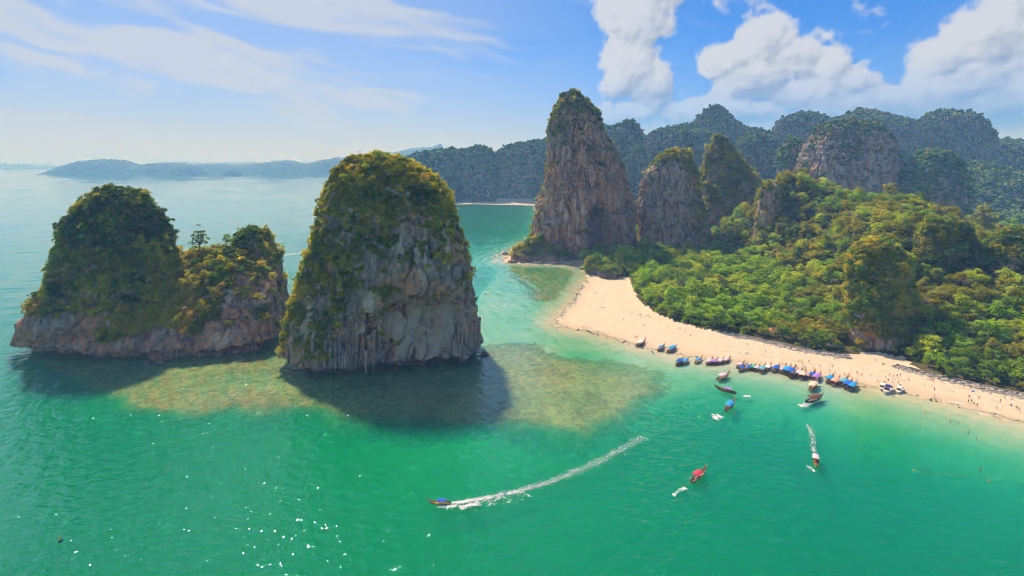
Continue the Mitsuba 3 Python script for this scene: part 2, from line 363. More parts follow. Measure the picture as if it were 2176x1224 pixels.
    f = np.vstack([np.stack([a, bb, bb + nth], -1).reshape(-1, 3), np.stack([a, bb + nth, a + nth], -1).reshape(-1, 3),
                   np.stack([(nz - 1) * nth + np.arange(nth), (nz - 1) * nth + (np.arange(nth) + 1) % nth, np.full(nth, nz * nth)], 1)])
    name = parent + '__' + key if parent else key
    put(name, mikit.ply((P, f), look, smooth=50 if nth > 150 else True), label, None if parent else cat)
    ROCKS.setdefault(parent or key, []).append(trimesh.Trimesh(P, f, process=False))
    return name


HERO = dict(nth=420, nz=230, pits=26)
# the islet in the middle of the picture
karst('limestone_islet', 323, [(337, 762, 816), (342, 738, 844), (353, 720, 872), (375, 702, 906), (409, 685, 942), (450, 673, 964), (512, 663, 980), (575, 645, 1000), (640, 630, 1012), (690, 617, 1020), (730, 610, 1024), (780, 612, 1028)],
      ratio=.62, exp=3.0, amp=3.2, flute=1.3, seed=3, notch=14, lean=.09, look='islet_rock_look', dents=[(905, 722, 112, 70, 11), (760, 720, 30, 60, 5), (945, 790, 26, 16, 8)], label='tall domed limestone islet with bare overhanging cliff base, right of the saddle-backed islet', cat='rock islet', **HERO)
# the saddle-backed islet on the left
SAD = 'saddle_islet'
put(SAD, None, 'long saddle-backed limestone islet at the left with dry golden grass and trees', 'rock islet')
karst('west_dome', 342, [(406, 222, 246), (413, 202, 268), (428, 180, 294), (456, 156, 320), (494, 134, 342), (524, 124, 356), (560, 116, 368), (610, 104, 380), (650, 76, 390), (690, 58, 400), (755, 62, 405)], ratio=.50, exp=2.6, amp=3.6, flute=1.0, seed=21, notch=11, parent=SAD, look='rock_red_look', lean=.06, **HERO)
karst('east_dome', 386, [(490, 528, 544), (500, 513, 561), (520, 499, 577), (560, 487, 592), (610, 477, 604), (660, 478, 610), (700, 482, 604)], ratio=.9, exp=2.4, amp=2.2, flute=1.0, seed=23, notch=3., parent=SAD, look='rock_red_look', nth=260, nz=160)
karst('saddle', 332, [(560, 340, 440), (572, 300, 470), (596, 240, 512), (626, 190, 545), (655, 150, 562), (684, 108, 575), (716, 84, 580), (770, 84, 578)], ratio=.36, exp=2.3, amp=3.0, flute=.8, seed=25, notch=9, parent=SAD, look='rock_red_look', lean=.62, **HERO)
# the headland towers
karst('headland_tower', 672, [(196, 1206, 1226), (204, 1194, 1240), (220, 1181, 1257), (244, 1171, 1274), (290, 1166, 1295), (340, 1161, 1318), (380, 1153, 1334), (430, 1141, 1346), (480, 1130, 1351), (520, 1118, 1352), (560, 1108, 1352)],
      ratio=.62, exp=2.7, amp=4.5, flute=2.2, seed=31, look='rock_red_look', dents=[(1277, 492, 24, 50, 34), (1225, 300, 10, 30, 6), (1190, 520, 14, 30, 7), (1240, 560, 60, 22, 9), (1310, 520, 20, 22, 8)], label='tallest limestone tower with a green cap above a bare cliff and a cave', **HERO)
karst('seaside_bluff', 640, [(508, 1128, 1150), (520, 1110, 1170), (535, 1092, 1200), (548, 1080, 1240), (560, 1076, 1250)], ratio=.35, amp=2.5, flute=.8, seed=33, notch=2., label='low rocky foot with bushes running into the sea at the tallest tower', cat='rock')
karst('broad_tower', 690, [(320, 1430, 1452), (328, 1412, 1462), (348, 1387, 1468), (372, 1366, 1475), (400, 1358, 1482), (450, 1354, 1494), (500, 1357, 1505), (560, 1358, 1510)], ratio=.7, exp=2.6, amp=4, flute=2.0, seed=41, label='flat-fronted limestone tower just right of the tallest tower', nth=300, nz=180)
karst('pointed_tower', 745, [(288, 1524, 1534), (300, 1514, 1545), (320, 1503, 1558), (342, 1496, 1574), (366, 1492, 1598), (390, 1490, 1612), (440, 1480, 1635), (520, 1470, 1660)], ratio=.7, amp=4, flute=1.6, seed=43, label='pointed limestone tower mostly green, third from the left of the headland', nth=300, nz=180)
karst('hilltop_crag', 600, [(388, 1630, 1645), (398, 1618, 1658), (425, 1612, 1664), (455, 1608, 1668), (500, 1600, 1675)], ratio=.8, amp=2, flute=1.2, seed=45, label='small grey crag poking out of the forested hill', cat='crag', nth=160, nz=90)
karst('beach_crag', 334, [(524, 1872, 1905), (532, 1858, 1925), (560, 1838, 1945), (610, 1822, 1955), (660, 1812, 1955), (700, 1806, 1945), (730, 1808, 1935), (765, 1815, 1925)], zb=0, ratio=.62, exp=2.5, amp=2.6, flute=1.3, seed=51, look='rock_pale_look', lean=.22, label='vine-hung crag standing at the back of the beach with a bare ribbed foot', cat='crag', nth=300, nz=180)
karst('shaded_crag', 392, [(470, 1985, 2020), (490, 1965, 2050), (530, 1955, 2066), (600, 1955, 2072), (680, 1950, 2080)], zb=0, ratio=.8, amp=3, flute=1.3, seed=53, label='tree-covered crag with a dark right side behind the beach crag', cat='crag', nth=200, nz=130)
karst('edge_crag', 372, [(498, 2130, 2165), (515, 2115, 2200), (560, 2105, 2240), (640, 2100, 2260)], zb=0, ratio=.8, amp=3, flute=1.3, seed=55, label='wooded crag at the right edge of the picture', cat='crag', nth=160, nz=100)
# inland towers
karst('striped_tower', 1010, [(261, 1775, 1805), (266, 1755, 1850), (278, 1738, 1874), (300, 1722, 1886), (330, 1709, 1893), (370, 1702, 1899), (410, 1702, 1903), (470, 1705, 1908)], ratio=.6, exp=3.0, amp=7, flute=4.5, seed=61, look='striped_look', label='broad inland tower with pale streaked cliff face, behind the forested hill', nth=300, nz=150)
karst('slim_tower', 1130, [(296, 1682, 1698), (303, 1668, 1708), (325, 1659, 1716), (360, 1655, 1720), (430, 1650, 1725)], amp=5, flute=3, seed=63, label='slim wooded tower left of the pale streaked tower', nth=150, nz=90)
karst('round_tower', 960, [(324, 1975, 2002), (330, 1955, 2018), (348, 1936, 2032), (380, 1922, 2041), (420, 1914, 2044), (475, 1908, 2046)], ratio=.7, exp=2.5, amp=6, flute=3, seed=65, label='round wooded tower with bare lower cliffs right of the pale streaked tower', nth=240, nz=130)
FAR = [('back_ridge', 1500, [(258, 1325, 1348), (264, 1312, 1358), (280, 1304, 1366), (330, 1299, 1372), (430, 1290, 1385)]),
       ('back_ridge', 1420, [(312, 1345, 1362), (322, 1338, 1370), (350, 1332, 1376), (430, 1325, 1385)]),
       ('back_ridge', 1650, [(266, 1440, 1466), (274, 1408, 1492), (284, 1380, 1512), (312, 1366, 1526), (430, 1355, 1540)]),
       ('back_ridge', 1750, [(223, 1512, 1526), (232, 1498, 1540), (246, 1482, 1556), (262, 1468, 1574), (290, 1450, 1600), (430, 1440, 1620)]),
       ('back_ridge', 1380, [(282, 1450, 1464), (292, 1443, 1474), (320, 1438, 1482), (400, 1430, 1490)]),
       ('back_ridge', 1700, [(276, 1580, 1615), (284, 1566, 1646), (298, 1555, 1670), (430, 1540, 1700)]),
       ('back_ridge', 1350, [(290, 1585, 1625), (300, 1572, 1650), (330, 1565, 1662), (420, 1560, 1670)]),
       ('back_ridge', 1700, [(241, 1690, 1730), (248, 1665, 1750), (262, 1650, 1765), (300, 1645, 1775), (430, 1640, 1790)]),
       ('back_ridge', 1650, [(232, 1826, 1848), (240, 1808, 1870), (250, 1780, 1900), (264, 1762, 1920), (300, 1750, 1935), (430, 1740, 1950)]),
       ('back_ridge', 1580, [(254, 1895, 1935), (262, 1875, 1958), (280, 1862, 1980), (430, 1855, 1990)]),
       ('back_ridge', 1540, [(236, 1995, 2020), (242, 1975, 2050), (254, 1962, 2074), (272, 1956, 2088), (296, 1950, 2098), (430, 1940, 2110)]),
       ('back_ridge', 1480, [(276, 2045, 2075), (284, 2038, 2092), (310, 2035, 2098), (350, 2030, 2102), (430, 2020, 2120)]),
       ('back_ridge', 1600, [(299, 2120, 2170), (306, 2098, 2230), (320, 2080, 2280), (430, 2060, 2320)]),
       ('back_ridge', 1250, [(352, 2030, 2110), (372, 1990, 2170), (400, 1950, 2260), (470, 1900, 2350)]),
       ('back_ridge', 1500, [(300, 2250, 2300), (320, 2220, 2350), (430, 2180, 2420)]),
       ('far_headland', 1620, [(324, 890, 915), (332, 872, 935), (345, 860, 955), (370, 852, 968), (430, 850, 975)]),
       ('far_headland', 1660, [(311, 1005, 1030), (318, 985, 1046), (330, 968, 1055), (360, 960, 1062), (430, 955, 1070)]),
       ('far_headland', 1700, [(298, 1150, 1180), (304, 1110, 1200), (312, 1075, 1210), (326, 1048, 1215), (360, 1040, 1220), (430, 1035, 1225)]),
       ('far_headland', 1720, [(320, 930, 980), (326, 900, 1000), (345, 880, 1010), (430, 870, 1020)]),
       ('far_headland', 1800, [(270, 1290, 1330), (290, 1230, 1370), (330, 1200, 1400), (430, 1180, 1420)])]
WORDS = ['humped left end of the back ridge behind the tallest tower', 'short cliffed tower in front of the left end of the back ridge', 'long level stretch of the back ridge with grey cliffs', 'highest pointed summit of the back ridge',
         'slender bare pinnacle in front of the back ridge above the broad tower', 'low saddle of the back ridge right of its highest summit', 'low wooded dome in front of the saddle of the back ridge', 'rounded top of the back ridge above the slim tower', 'wide top of the back ridge above the pale streaked tower',
         'flat shoulder of the back ridge right of the pale streaked tower', 'high block at the right end of the back ridge', 'bare cliff spur below the high right block of the back ridge', 'low wooded hill of the back ridge at the right edge', 'wooded slope above the village at the right', 'wooded hill out at the right',
         'left end of the dark cliffed headland across the bay', 'middle tower of the cliffed headland across the bay', 'long right part of the cliffed headland across the bay', 'low link between towers of the headland across the bay', 'hill behind the tallest tower']
for k, (nm, Yc, pr) in enumerate(FAR):
    key = fresh(nm)
    big = pr[-1][2] - pr[-1][1] > 100
    karst(key, Yc, pr, ratio=.75, exp=2.6, amp=13 if big else 8, flute=6, seed=100 + k * 3, label=WORDS[k], nth=230 if big else 150, nz=100, look='far_karst_look', rough=8, zb=-3, cat='hill')

# ------------------------------------------------------------------ plants
TINTS = {'olive': (.40, .40, .03), 'golden': (.62, .55, .035), 'dark': (.16, .24, .035), 'fresh': (.38, .58, .03), 'mid': (.25, .39, .03), 'dry': (.80, .53, .09), 'lime': (.56, .68, .03), 'brown': (.42, .34, .17)}

CANOPY = {'olive': (.16, .16, .03), 'golden': (.26, .22, .03), 'dark': (.06, .12, .025), 'fresh': (.14, .22, .03), 'mid': (.10, .17, .03), 'brown': (.18, .145, .08)}      # solid crowns of the far woods


def cards(P, N, size, rr, tint, jit=.22):
    """Leaf sprays: a small bent quad at each point, facing roughly along N."""
    n = len(P)
    N = N * .7 + [0, 0, .75] + rr.normal(0, .42, (n, 3)); N /= np.linalg.norm(N, axis=1, keepdims=True)
    a = np.cross(N, rr.normal(0, 1, (n, 3))); a /= np.linalg.norm(a, axis=1, keepdims=True)
    b = np.cross(N, a)
    s = size * rr.uniform(.6, 1.3, (n, 1))
    V = np.stack([P - a * s, P + b * s * .62 + N * s * .18, P + a * s, P - b * s * .62 + N * s * .18], 1).reshape(-1, 3)
    i = np.arange(n) * 4
    Fq = np.vstack([np.stack([i, i + 1, i + 2], 1), np.stack([i, i + 2, i + 3], 1)])
    C = np.array(tint) * np.exp(rr.normal(0, jit, (n, 1))) * np.exp(rr.normal(0, .10, (n, 3)))
    return V, Fq, np.repeat(np.clip(C, .01, .8), 4, 0)


def blob_points(c, r, n, rr):
    d = rr.normal(0, 1, (n, 3)); d /= np.linalg.norm(d, axis=1, keepdims=True)
    d[:, 2] = np.where(d[:, 2] < -.45, -d[:, 2], d[:, 2])
    return c + d * r * rr.uniform(.72, 1.05, (n, 1)), d


def tube(p0, p1, r0, r1, k=5):
    p0, p1 = np.array(p0, float), np.array(p1, float)
    z = p1 - p0; z /= np.linalg.norm(z); x = np.cross(z, [.31, .9, .3]); x /= np.linalg.norm(x); y = np.cross(z, x)
    t = np.arange(k) * 2 * np.pi / k
    ring = np.cos(t)[:, None] * x + np.sin(t)[:, None] * y
    V = np.vstack([p0 + ring * r0, p1 + ring * r1, [p1]])
    i = np.arange(k); j = (i + 1) % k
    return V, np.vstack([np.stack([i, j, j + k], 1), np.stack([i, j + k, i + k], 1), np.stack([i + k, j + k, np.full(k, 2 * k)], 1)])


def merge(parts):
    at_, V, Fs = 0, [], []
    for v, f in parts:
        V.append(v); Fs.append(np.asarray(f) + at_); at_ += len(v)
    return np.vstack(V), np.vstack(Fs)


def mergec(parts):
    V, Fs = merge([(v, f) for v, f, c in parts])
    return V, Fs, np.vstack([c for v, f, c in parts])


GROUPS = {}


def shrub_group(shape, tint, coarse=0):
    """A shrub one metre in radius: 0 near, 1 for the far hills."""
    key = f'{("shrub", "bush", "thicket")[coarse]}_{tint}_{shape}'
    if key not in GROUPS:
        rr = np.random.default_rng(300 + shape * 17 + coarse * 5 + len(tint))
        parts = []
        nb, nc, cs = ((7, 15, .29), (4, 9, .44), (3, 7, .62))[coarse]
        for k in range(nb):
            c = np.array([rr.normal(0, .42), rr.normal(0, .42), .55 + rr.normal(0, .32)])
            P, N = blob_points(c, rr.uniform(.36, .62), nc, rr)
            parts.append(cards(P, N, cs, rr, TINTS[tint]))
        if coarse:
            parts = []
            for k in range((0, 4, 3)[coarse]):
                b = trimesh.creation.icosphere(1, rr.uniform(.42, .68))
                v = np.array(b.vertices); v = v * (1 + (.55, .55, .4)[coarse] * (meshkit.fbm(v * (2.6, 2.6, 1.8)[coarse] + rr.uniform(0, 40, 3), 3) - .5)[:, None]) * [1, 1, .85]
                v = v + [rr.normal(0, .42), rr.normal(0, .42), .5 + rr.normal(0, .22)]
                parts.append((v, np.array(b.faces), np.clip(np.array(CANOPY[tint]) * np.exp(rr.normal(0, .16)) * np.exp(rr.normal(0, .16, (len(v), 1))), .01, .6)))
        V, Fq, C = mergec(parts)
        scene['plant_' + key] = {'type': 'shapegroup', 'leaves': mikit.ply((V, Fq), 'leaf_look' if coarse == 0 else 'far_leaf_look', smooth=bool(coarse), color=C)}
        GROUPS[key] = 'plant_' + key
    return GROUPS[key]


scene['bark_look'] = {'type': 'diffuse', 'reflectance': rgb(.20, .165, .13)}


def tree_group(form, tint, shape):
    """A tree of unit height: round, tall, spreading, bare."""
    key = f'tree_{form}_{tint}_{shape}'
    if key not in GROUPS:
        rr = np.random.default_rng(900 + shape * 31 + len(form) * 7 + len(tint))
        W = {'round': .36, 'tall': .21, 'spreading': .52, 'bare': .36, 'layered': .40}[form]
        nb = {'round': 22, 'tall': 17, 'spreading': 22, 'bare': 14, 'layered': 16}[form]
        lean = rr.normal(0, .03, 2)
        fork = np.array([lean[0], lean[1], .34])
        wood = [tube([0, 0, -.06], fork, .035, .024, 6)]
        parts = []
        for k in range(nb):
            a = k * 2.4 + rr.uniform(-.5, .5); u = (k + .5) / nb
            if form == 'tall':
                rad = W * (.35 + .6 * math.sin(math.pi * min(1, .15 + .85 * u))) * rr.uniform(.5, 1); zc = .24 + .66 * u; br = rr.uniform(.07, .13)
            elif form == 'layered':
                rad = W * (1.05 - .7 * u) * rr.uniform(.55, 1.0); zc = .36 + .54 * (math.floor(u * 4) + .5) / 4; br = rr.uniform(.12, .17)
            else:
                rad = W * math.sqrt(rr.uniform(.05, 1)) * (1.0 if u < .7 else .6); zc = .46 + .42 * (1 - (rad / W) ** 2) * rr.uniform(.45, 1) + .06 * rr.normal(); br = rr.uniform(.085, .165)
            c = np.array([lean[0] + rad * math.cos(a), lean[1] + rad * math.sin(a), zc])
            tip = c * [.92, .92, .97]
            wood.append(tube(fork * (1 if form != 'tall' else np.array([1, 1, max(.9, zc / .34 * .8)])), tip, .014, .005, 4))
            if form == 'bare':
                for m in range(9):
                    wood.append(tube(tip * rr.uniform(.8, 1), tip + rr.normal(0, .09, 3) + [0, 0, .06], .005, .002, 3))
            else:
                P, N = blob_points(c, br, 23, rr)
                P[:, 2] = c[2] + (P[:, 2] - c[2]) * (.45 if form == 'layered' else .8)
                parts.append(cards(P, N, .052, rr, np.array(TINTS[tint]) * rr.uniform(.8, 1.2)))
        grp = {'type': 'shapegroup', 'trunk': mikit.ply(merge(wood), 'bark_look')}
        if parts:
            V, Fq, C = mergec(parts); grp['crown'] = mikit.ply((V, Fq), 'leaf_look', color=C)
        scene['plant_' + key] = grp
        GROUPS[key] = 'plant_' + key
    return GROUPS[key]


def palm_group(shape):
    key = f'palm_{shape}'
    if key not in GROUPS:
        rr = np.random.default_rng(70 + shape)
        wood, x = [], 0
        pts = [np.array([.10 * t * t, 0, t * .78]) for t in np.linspace(-.05, 1, 6)]
        for p, q in zip(pts[:-1], pts[1:]): wood.append(tube(p, q, .022, .02, 6))
        V, Fs, C = [], [], []
        for k in range(17):
            a = k * 2.4; up = rr.uniform(.1, .9); Lf = rr.uniform(.30, .38)
            d = np.array([math.cos(a), math.sin(a), 0]); sd = np.array([-d[1], d[0], 0])
            for m in range(7):
                u0, u1 = m / 7, (m + 1) / 7
                f = lambda u: pts[-1] + d * Lf * u * (1 - .25 * u * (1 - up)) + np.array([0, 0, 1]) * Lf * (up * u - (.5 + up) * u * u)
                w = .045 * math.sin(math.pi * (.12 + .85 * u0)) + .008
                for sg in (-1, 1):
                    b = len(V)
                    V += [f(u0), f(u1), f(u1) + sd * sg * w - d * .03 * 0 + [0, 0, -.03]]
                    Fs.append([b, b + 1, b + 2]); V += [f(u0), f(u1) + sd * sg * w + [0, 0, -.03], f(u0) + sd * sg * w + [0, 0, -.03]]; Fs.append([b + 3, b + 4, b + 5])
                    C += [np.array(TINTS['mid']) * rr.uniform(.8, 1.3)] * 6
        scene['plant_' + key] = {'type': 'shapegroup', 'trunk': mikit.ply(merge(wood), 'bark_look'), 'crown': mikit.ply((np.array(V), np.array(Fs)), 'leaf_look', color=np.array(C))}
        GROUPS[key] = 'plant_' + key
    return GROUPS[key]


def place(group, p, s, yaw, sz=None, tilt=0.0):
    a = math.radians(yaw); c, d = math.cos(a) * s, math.sin(a) * s
    return {'type': 'instance', 'group': {'type': 'ref', 'id': group}, 'to_world': T(np.array([[c, -d, 0, p[0]], [d, c, 0, p[1]], [0, 0, sz or s, p[2]], [0, 0, 0, 1.0]]))}


def choose(names, w, n, P, scale, seed, bias=None):
    """Kinds that grow in patches: noise decides which of the names prevails where."""
    s = np.stack([np.log(wk + 1e-6) + 5.5 * (vfbm(P[:, 0] / scale, P[:, 1] / scale, P[:, 2] / scale, 3, seed + k) - .5) + RNG.gumbel(0, .45, n) for k, wk in enumerate(w)], 1)
    for nm, fn in (bias or {}).items(): s[:, names.index(nm)] += fn(P)
    return np.array(names)[s.argmax(1)]


BIG = []          # every tree of the scene: (apparent size, group, point, scale, yaw, height scale, form, tint, zone)


def cover(rock, key, label, n, size, tints, up=.9, base=-.1, zmin=3, ztop=None, zvar=14, seed=0, coarse=0, patch=14, nscale=11, namp=3.2, side=None, sink=.25, streak=2.2, bias=None):
    """Scrub that holds on to a rock: thick on top and ledges, thin on the walls, missing under overhangs."""
    rr = np.random.default_rng(seed + 500)
    allP, allN = [], []
    for m in ROCKS[rock]:
        keep = m.face_normals[:, 1] < .45
        w = m.area_faces * keep
        k = int(n * 3.2 * w.sum() / sum((q.area_faces * (q.face_normals[:, 1] < .45)).sum() for q in ROCKS[rock]))
        fi = rr.choice(len(w), k, p=w / w.sum())
        b = rr.dirichlet([1, 1, 1], k)
        allP.append((m.triangles[fi] * b[..., None]).sum(1)); allN.append(m.face_normals[fi])
    P, N = np.vstack(allP), np.vstack(allN)
    zt = ztop or P[:, 2].max()
    g = vfbm(P[:, 0] / nscale, P[:, 1] / nscale, P[:, 2] / (nscale * streak), 4, seed + 1) - .5
    pr = base + up * np.clip(N[:, 2] + .1, -1, 1) + namp * g + .75 * ((P[:, 2] - zmin) / (zt - zmin) - .35)
    if side is not None: pr = pr + side(P)
    ok = (rr.uniform(0, 1, len(P)) < pr) & (P[:, 2] > zmin + zvar * (vfbm(P[:, 0] / 13, P[:, 1] / 13, 0, 3, seed + 21) - .5) * min(1, zmin / 6)) & (N[:, 2] > -.55)
    ok = rr.permutation(np.nonzero(ok)[0])[:n]
    P, N = P[ok], N[ok]
    names = list(tints)
    kind = choose(names, list(tints.values()), len(P), P, patch, seed + 11, bias)
    for i in range(len(P)):
        s = size * min(math.exp(rr.normal(-.14, .46)), 1.9)
        scene[f'{key}__{i + 1:05d}'] = place(shrub_group(int(rr.integers(5 if coarse == 0 else 3)), str(kind[i]), coarse), P[i] + N[i] * s * .2 - [0, 0, s * sink], s, rr.uniform(0, 360), s * rr.uniform(.8, 1.3))
    put(key, None, label, 'shrubs', kind='stuff')


A_ = dict(olive=1.0, golden=.9, dark=.4, mid=.4, dry=.22, lime=.2)
cover('limestone_islet', 'islet_scrub', 'olive and yellow scrub clinging to the tall domed islet', 6200, 1.45, A_, base=-.22, zmin=12, seed=1, nscale=9, side=lambda P: .55 * np.clip((-75 - P[:, 0]) / 30, -.5, 1) * (P[:, 2] < 80) + .5 * (P[:, 2] > 88) - .5 * ((P[:, 2] < 42) & (P[:, 0] > -95)))
cover(SAD, 'saddle_islet_scrub', 'dense green scrub and golden dry grass over the saddle islet', 6800, 1.9, dict(olive=.9, golden=.5, dark=.7, mid=.7, dry=.25, fresh=.3, lime=.12), base=.5, zmin=11, zvar=26, seed=2, side=lambda P: -1.6 * ((P[:, 0] < -262 + 14 * vfbm(P[:, 0] / 9, P[:, 1] / 9, P[:, 2] / 9, 3, 3)) & (P[:, 2] < 24)) - 1.1 * ((P[:, 0] > -190) & (P[:, 2] < 44)), nscale=12, namp=2.4, patch=20,
      bias=dict(dry=lambda P: 3.0 * np.clip((-290 - P[:, 0]) / 15, 0, 1) + 3.0 * np.exp(-(((P[:, 0] + 205) / 26) ** 2 + ((P[:, 2] - 32) / 14) ** 2)), golden=lambda P: .5 + 1.3 * np.clip((-290 - P[:, 0]) / 20, 0, 1) + 1.4 * np.exp(-(((P[:, 0] + 225) / 30) ** 2 + ((P[:, 2] - 35) / 16) ** 2)), dark=lambda P: .8 * (P[:, 2] > 62)))
cover('headland_tower', 'headland_scrub', 'green scrub on the cap and ledges of the tallest headland tower', 3600, 1.9, dict(olive=1., dark=.7, mid=.5, golden=.35, dry=.3), base=-1.15, up=1.3, zmin=8, seed=3, nscale=16, namp=3.0, side=lambda P: 1.6 * np.clip((P[:, 2] - 150 - .25 * (P[:, 0] - 90)) / 25, 0, 1) + .9 * np.clip((48 - P[:, 0]) / 14, 0, 1) * (P[:, 2] < 90))
cover('seaside_bluff', 'bluff_scrub', 'yellow green bushes on the low rocky foot of the headland', 420, 2.4, dict(olive=1., golden=.7, mid=.6, dry=.2), base=.5, zmin=5, seed=4)
cover('broad_tower', 'broad_tower_scrub', 'scrub on the head and ledges of the flat fronted tower', 2200, 2.1, dict(olive=1., golden=.6, mid=.7, dark=.6, dry=.4), base=-.85, up=1.2, zmin=5, seed=5, nscale=16, side=lambda P: .9 * np.clip((P[:, 0] - 215) / 25, -.3, 1) + .8 * np.clip((P[:, 2] - 112) / 15, 0, 1))
cover('pointed_tower', 'pointed_tower_scrub', 'olive scrub over most of the pointed tower', 3200, 2.2, dict(olive=1., golden=.9, dark=.5, mid=.7, dry=.2), base=.35, zmin=5, seed=6, nscale=18)
cover('hilltop_crag', 'hilltop_crag_scrub', 'scrub on the small hilltop crag', 300, 2.2, dict(olive=1., mid=.7, dark=.6), base=.1, zmin=40, seed=7)
cover('beach_crag', 'beach_crag_vines', 'yellow green vines and bushes hanging over the beach crag', 2600, 1.7, dict(golden=.7, olive=.9, mid=.9, dark=.5, dry=.3), base=.65, zmin=13, seed=8, nscale=8, namp=2.2)
cover('shaded_crag', 'shaded_crag_scrub', 'trees and scrub over the shaded crag', 1700, 2.2, dict(olive=.8, mid=.9, dark=1.), base=.7, zmin=5, seed=9)
cover('edge_crag', 'edge_crag_scrub', 'scrub over the crag at the right edge', 1500, 2.2, dict(olive=.8, mid=.9, dark=1.), base=.7, zmin=5, seed=10)
B_ = dict(dark=1.2, mid=.9, olive=.7)
cover('striped_tower', 'striped_tower_scrub', 'brownish green scrub on the shoulders of the pale streaked tower', 1500, 4.0, dict(olive=1., dark=.8, brown=.4, golden=.3), base=-.75, up=1.5, zmin=30, seed=12, coarse=1, nscale=28, side=lambda P: 1.2 * np.clip((P[:, 2] - 165) / 20, 0, 1) + .5 * np.clip((P[:, 0] - 690) / 30, 0, 1), streak=2.6)
cover('slim_tower', 'slim_tower_scrub', 'green scrub on the slim tower', 500, 5, B_, base=.3, zmin=20, seed=13, coarse=1, nscale=28)
cover('round_tower', 'round_tower_scrub', 'green scrub on the round wooded tower', 1500, 4.4, B_, base=.2, zmin=25, seed=14, coarse=1, nscale=25)
for i_, (nm_, Yc_, pr_) in enumerate(FAR):
    key_ = nm_ if not i_ or FAR[i_ - 1][0] != nm_ and nm_ not in [q[0] for q in FAR[:i_]] else None
    k_ = [q[0] for q in FAR[:i_]].count(nm_); key_ = nm_ if k_ == 0 else f'{nm_}_{k_:03d}'
    wide = pr_[-1][2] - pr_[-1][1]
    cover(key_, ('far_' if nm_ == 'far_headland' else 'ridge_') + 'woods' + ('' if k_ == 0 else f'_{k_:03d}'), 'woods on the ' + WORDS[i_], int(150 + wide * 4.5), 4.2, B_, base=-.75, up=2.8, zmin=4, seed=40 + i_, coarse=2, nscale=38, namp=3.4, streak=2.0)

fb_ = Polygon([at(*q, .5)[:2] for q in [(958, 434.5), (1010, 433.5), (1060, 435), (1110, 436), (1150, 437), (1160, 428), (1100, 427.5), (1030, 428.5), (965, 430)]])
put('beach_001', mikit.ply(trimesh.creation.extrude_polygon(fb_, 1.2, transform=trimesh.transformations.translation_matrix([0, 0, -.7])), 'far_sand_look'), 'thin pale beach across the bay at the foot of the cliffed headland', 'beach', kind='structure')
# far shores and islands under the horizon
scene['far_wood_look'] = {'type': 'diffuse', 'reflectance': mikit.proc(lambda p, n, uv: mix([.035, .06, .03], [.10, .13, .06], fbm(p.x * .02, p.y * .02, p.z * .05, 3)))}


def far_ridge(key, Y, pts, depth, label):
    """A wooded ridge whose crest runs through these pixels at distance Y."""
    q = np.array(pts, float)
    X = (q[:, 0] - PX0) / F * Y; Z = H - (q[:, 1] - PY0) / F * Y
    xs = np.linspace(X[0], X[-1], 260); v = np.linspace(-1, 1, 41)
    U, Vv = np.meshgrid(xs, v)
    crest = PchipInterpolator(X, Z)(U)
    n = vfbm(U / (Y * .02), Vv * 3, 0, 4, int(Y) % 97)
    z = (crest + 4) * (1 - np.abs(Vv) ** 2.2 * (1 - .25 * (n - .5))) - 4 + (n - .5) * .16 * crest * (1 - Vv ** 2) + Y * .0022 * (vfbm(U / (Y * .004), Vv * 14, 0, 2, 9) - .5) * (1 - Vv ** 2)
    i, j = np.meshgrid(np.arange(40), np.arange(259), indexing='ij'); a = i * 260 + j
    put(key, mikit.ply((np.stack([U, Y + depth * .45 * Vv + .06 * depth * (n - .5), z], -1).reshape(-1, 3), np.stack([a, a + 1, a + 261, a + 260], -1).reshape(-1, 4)), 'far_wood_look', smooth=True), label, 'island' if 'island' in key else 'hills', kind='structure')


far_ridge('island', 5600, [(108, 369), (118, 364), (140, 352), (180, 341), (225, 338), (262, 341), (300, 350), (345, 346), (390, 349), (425, 358), (440, 369)], 500, 'long low wooded island far out at the left horizon')
far_ridge('island_001', 5300, [(376, 370.5), (385, 364), (402, 355), (418, 358), (433, 366), (438, 370.5)], 120, 'small rounded wooded islet in front of the far shore')
far_ridge('island_002', 5300, [(474, 370.5), (482, 364), (494, 362), (506, 365), (512, 370.5)], 90, 'tiny wooded islet in front of the far shore')
far_ridge('hills', 6300, [(330, 367), (400, 353), (450, 349), (510, 352), (560, 346), (610, 342), (650, 347), (700, 338), (740, 334), (800, 345), (860, 350), (1000, 350)], 600, 'low blue hills along the far shore')
far_ridge('hills_001', 8000, [(560, 364), (640, 352), (700, 344), (760, 336), (820, 327), (880, 316), (925, 311), (937, 307), (944, 318), (965, 330), (1010, 345), (1100, 352)], 900, 'pale blue ridge with a sharp notch far behind the headland')
far_ridge('hills_002', 11000, [(-160, 352), (-60, 347), (10, 348), (60, 349), (120, 353), (190, 352), (330, 349), (380, 345), (440, 347), (520, 346), (600, 350)], 900, 'faintest hills on the left horizon')

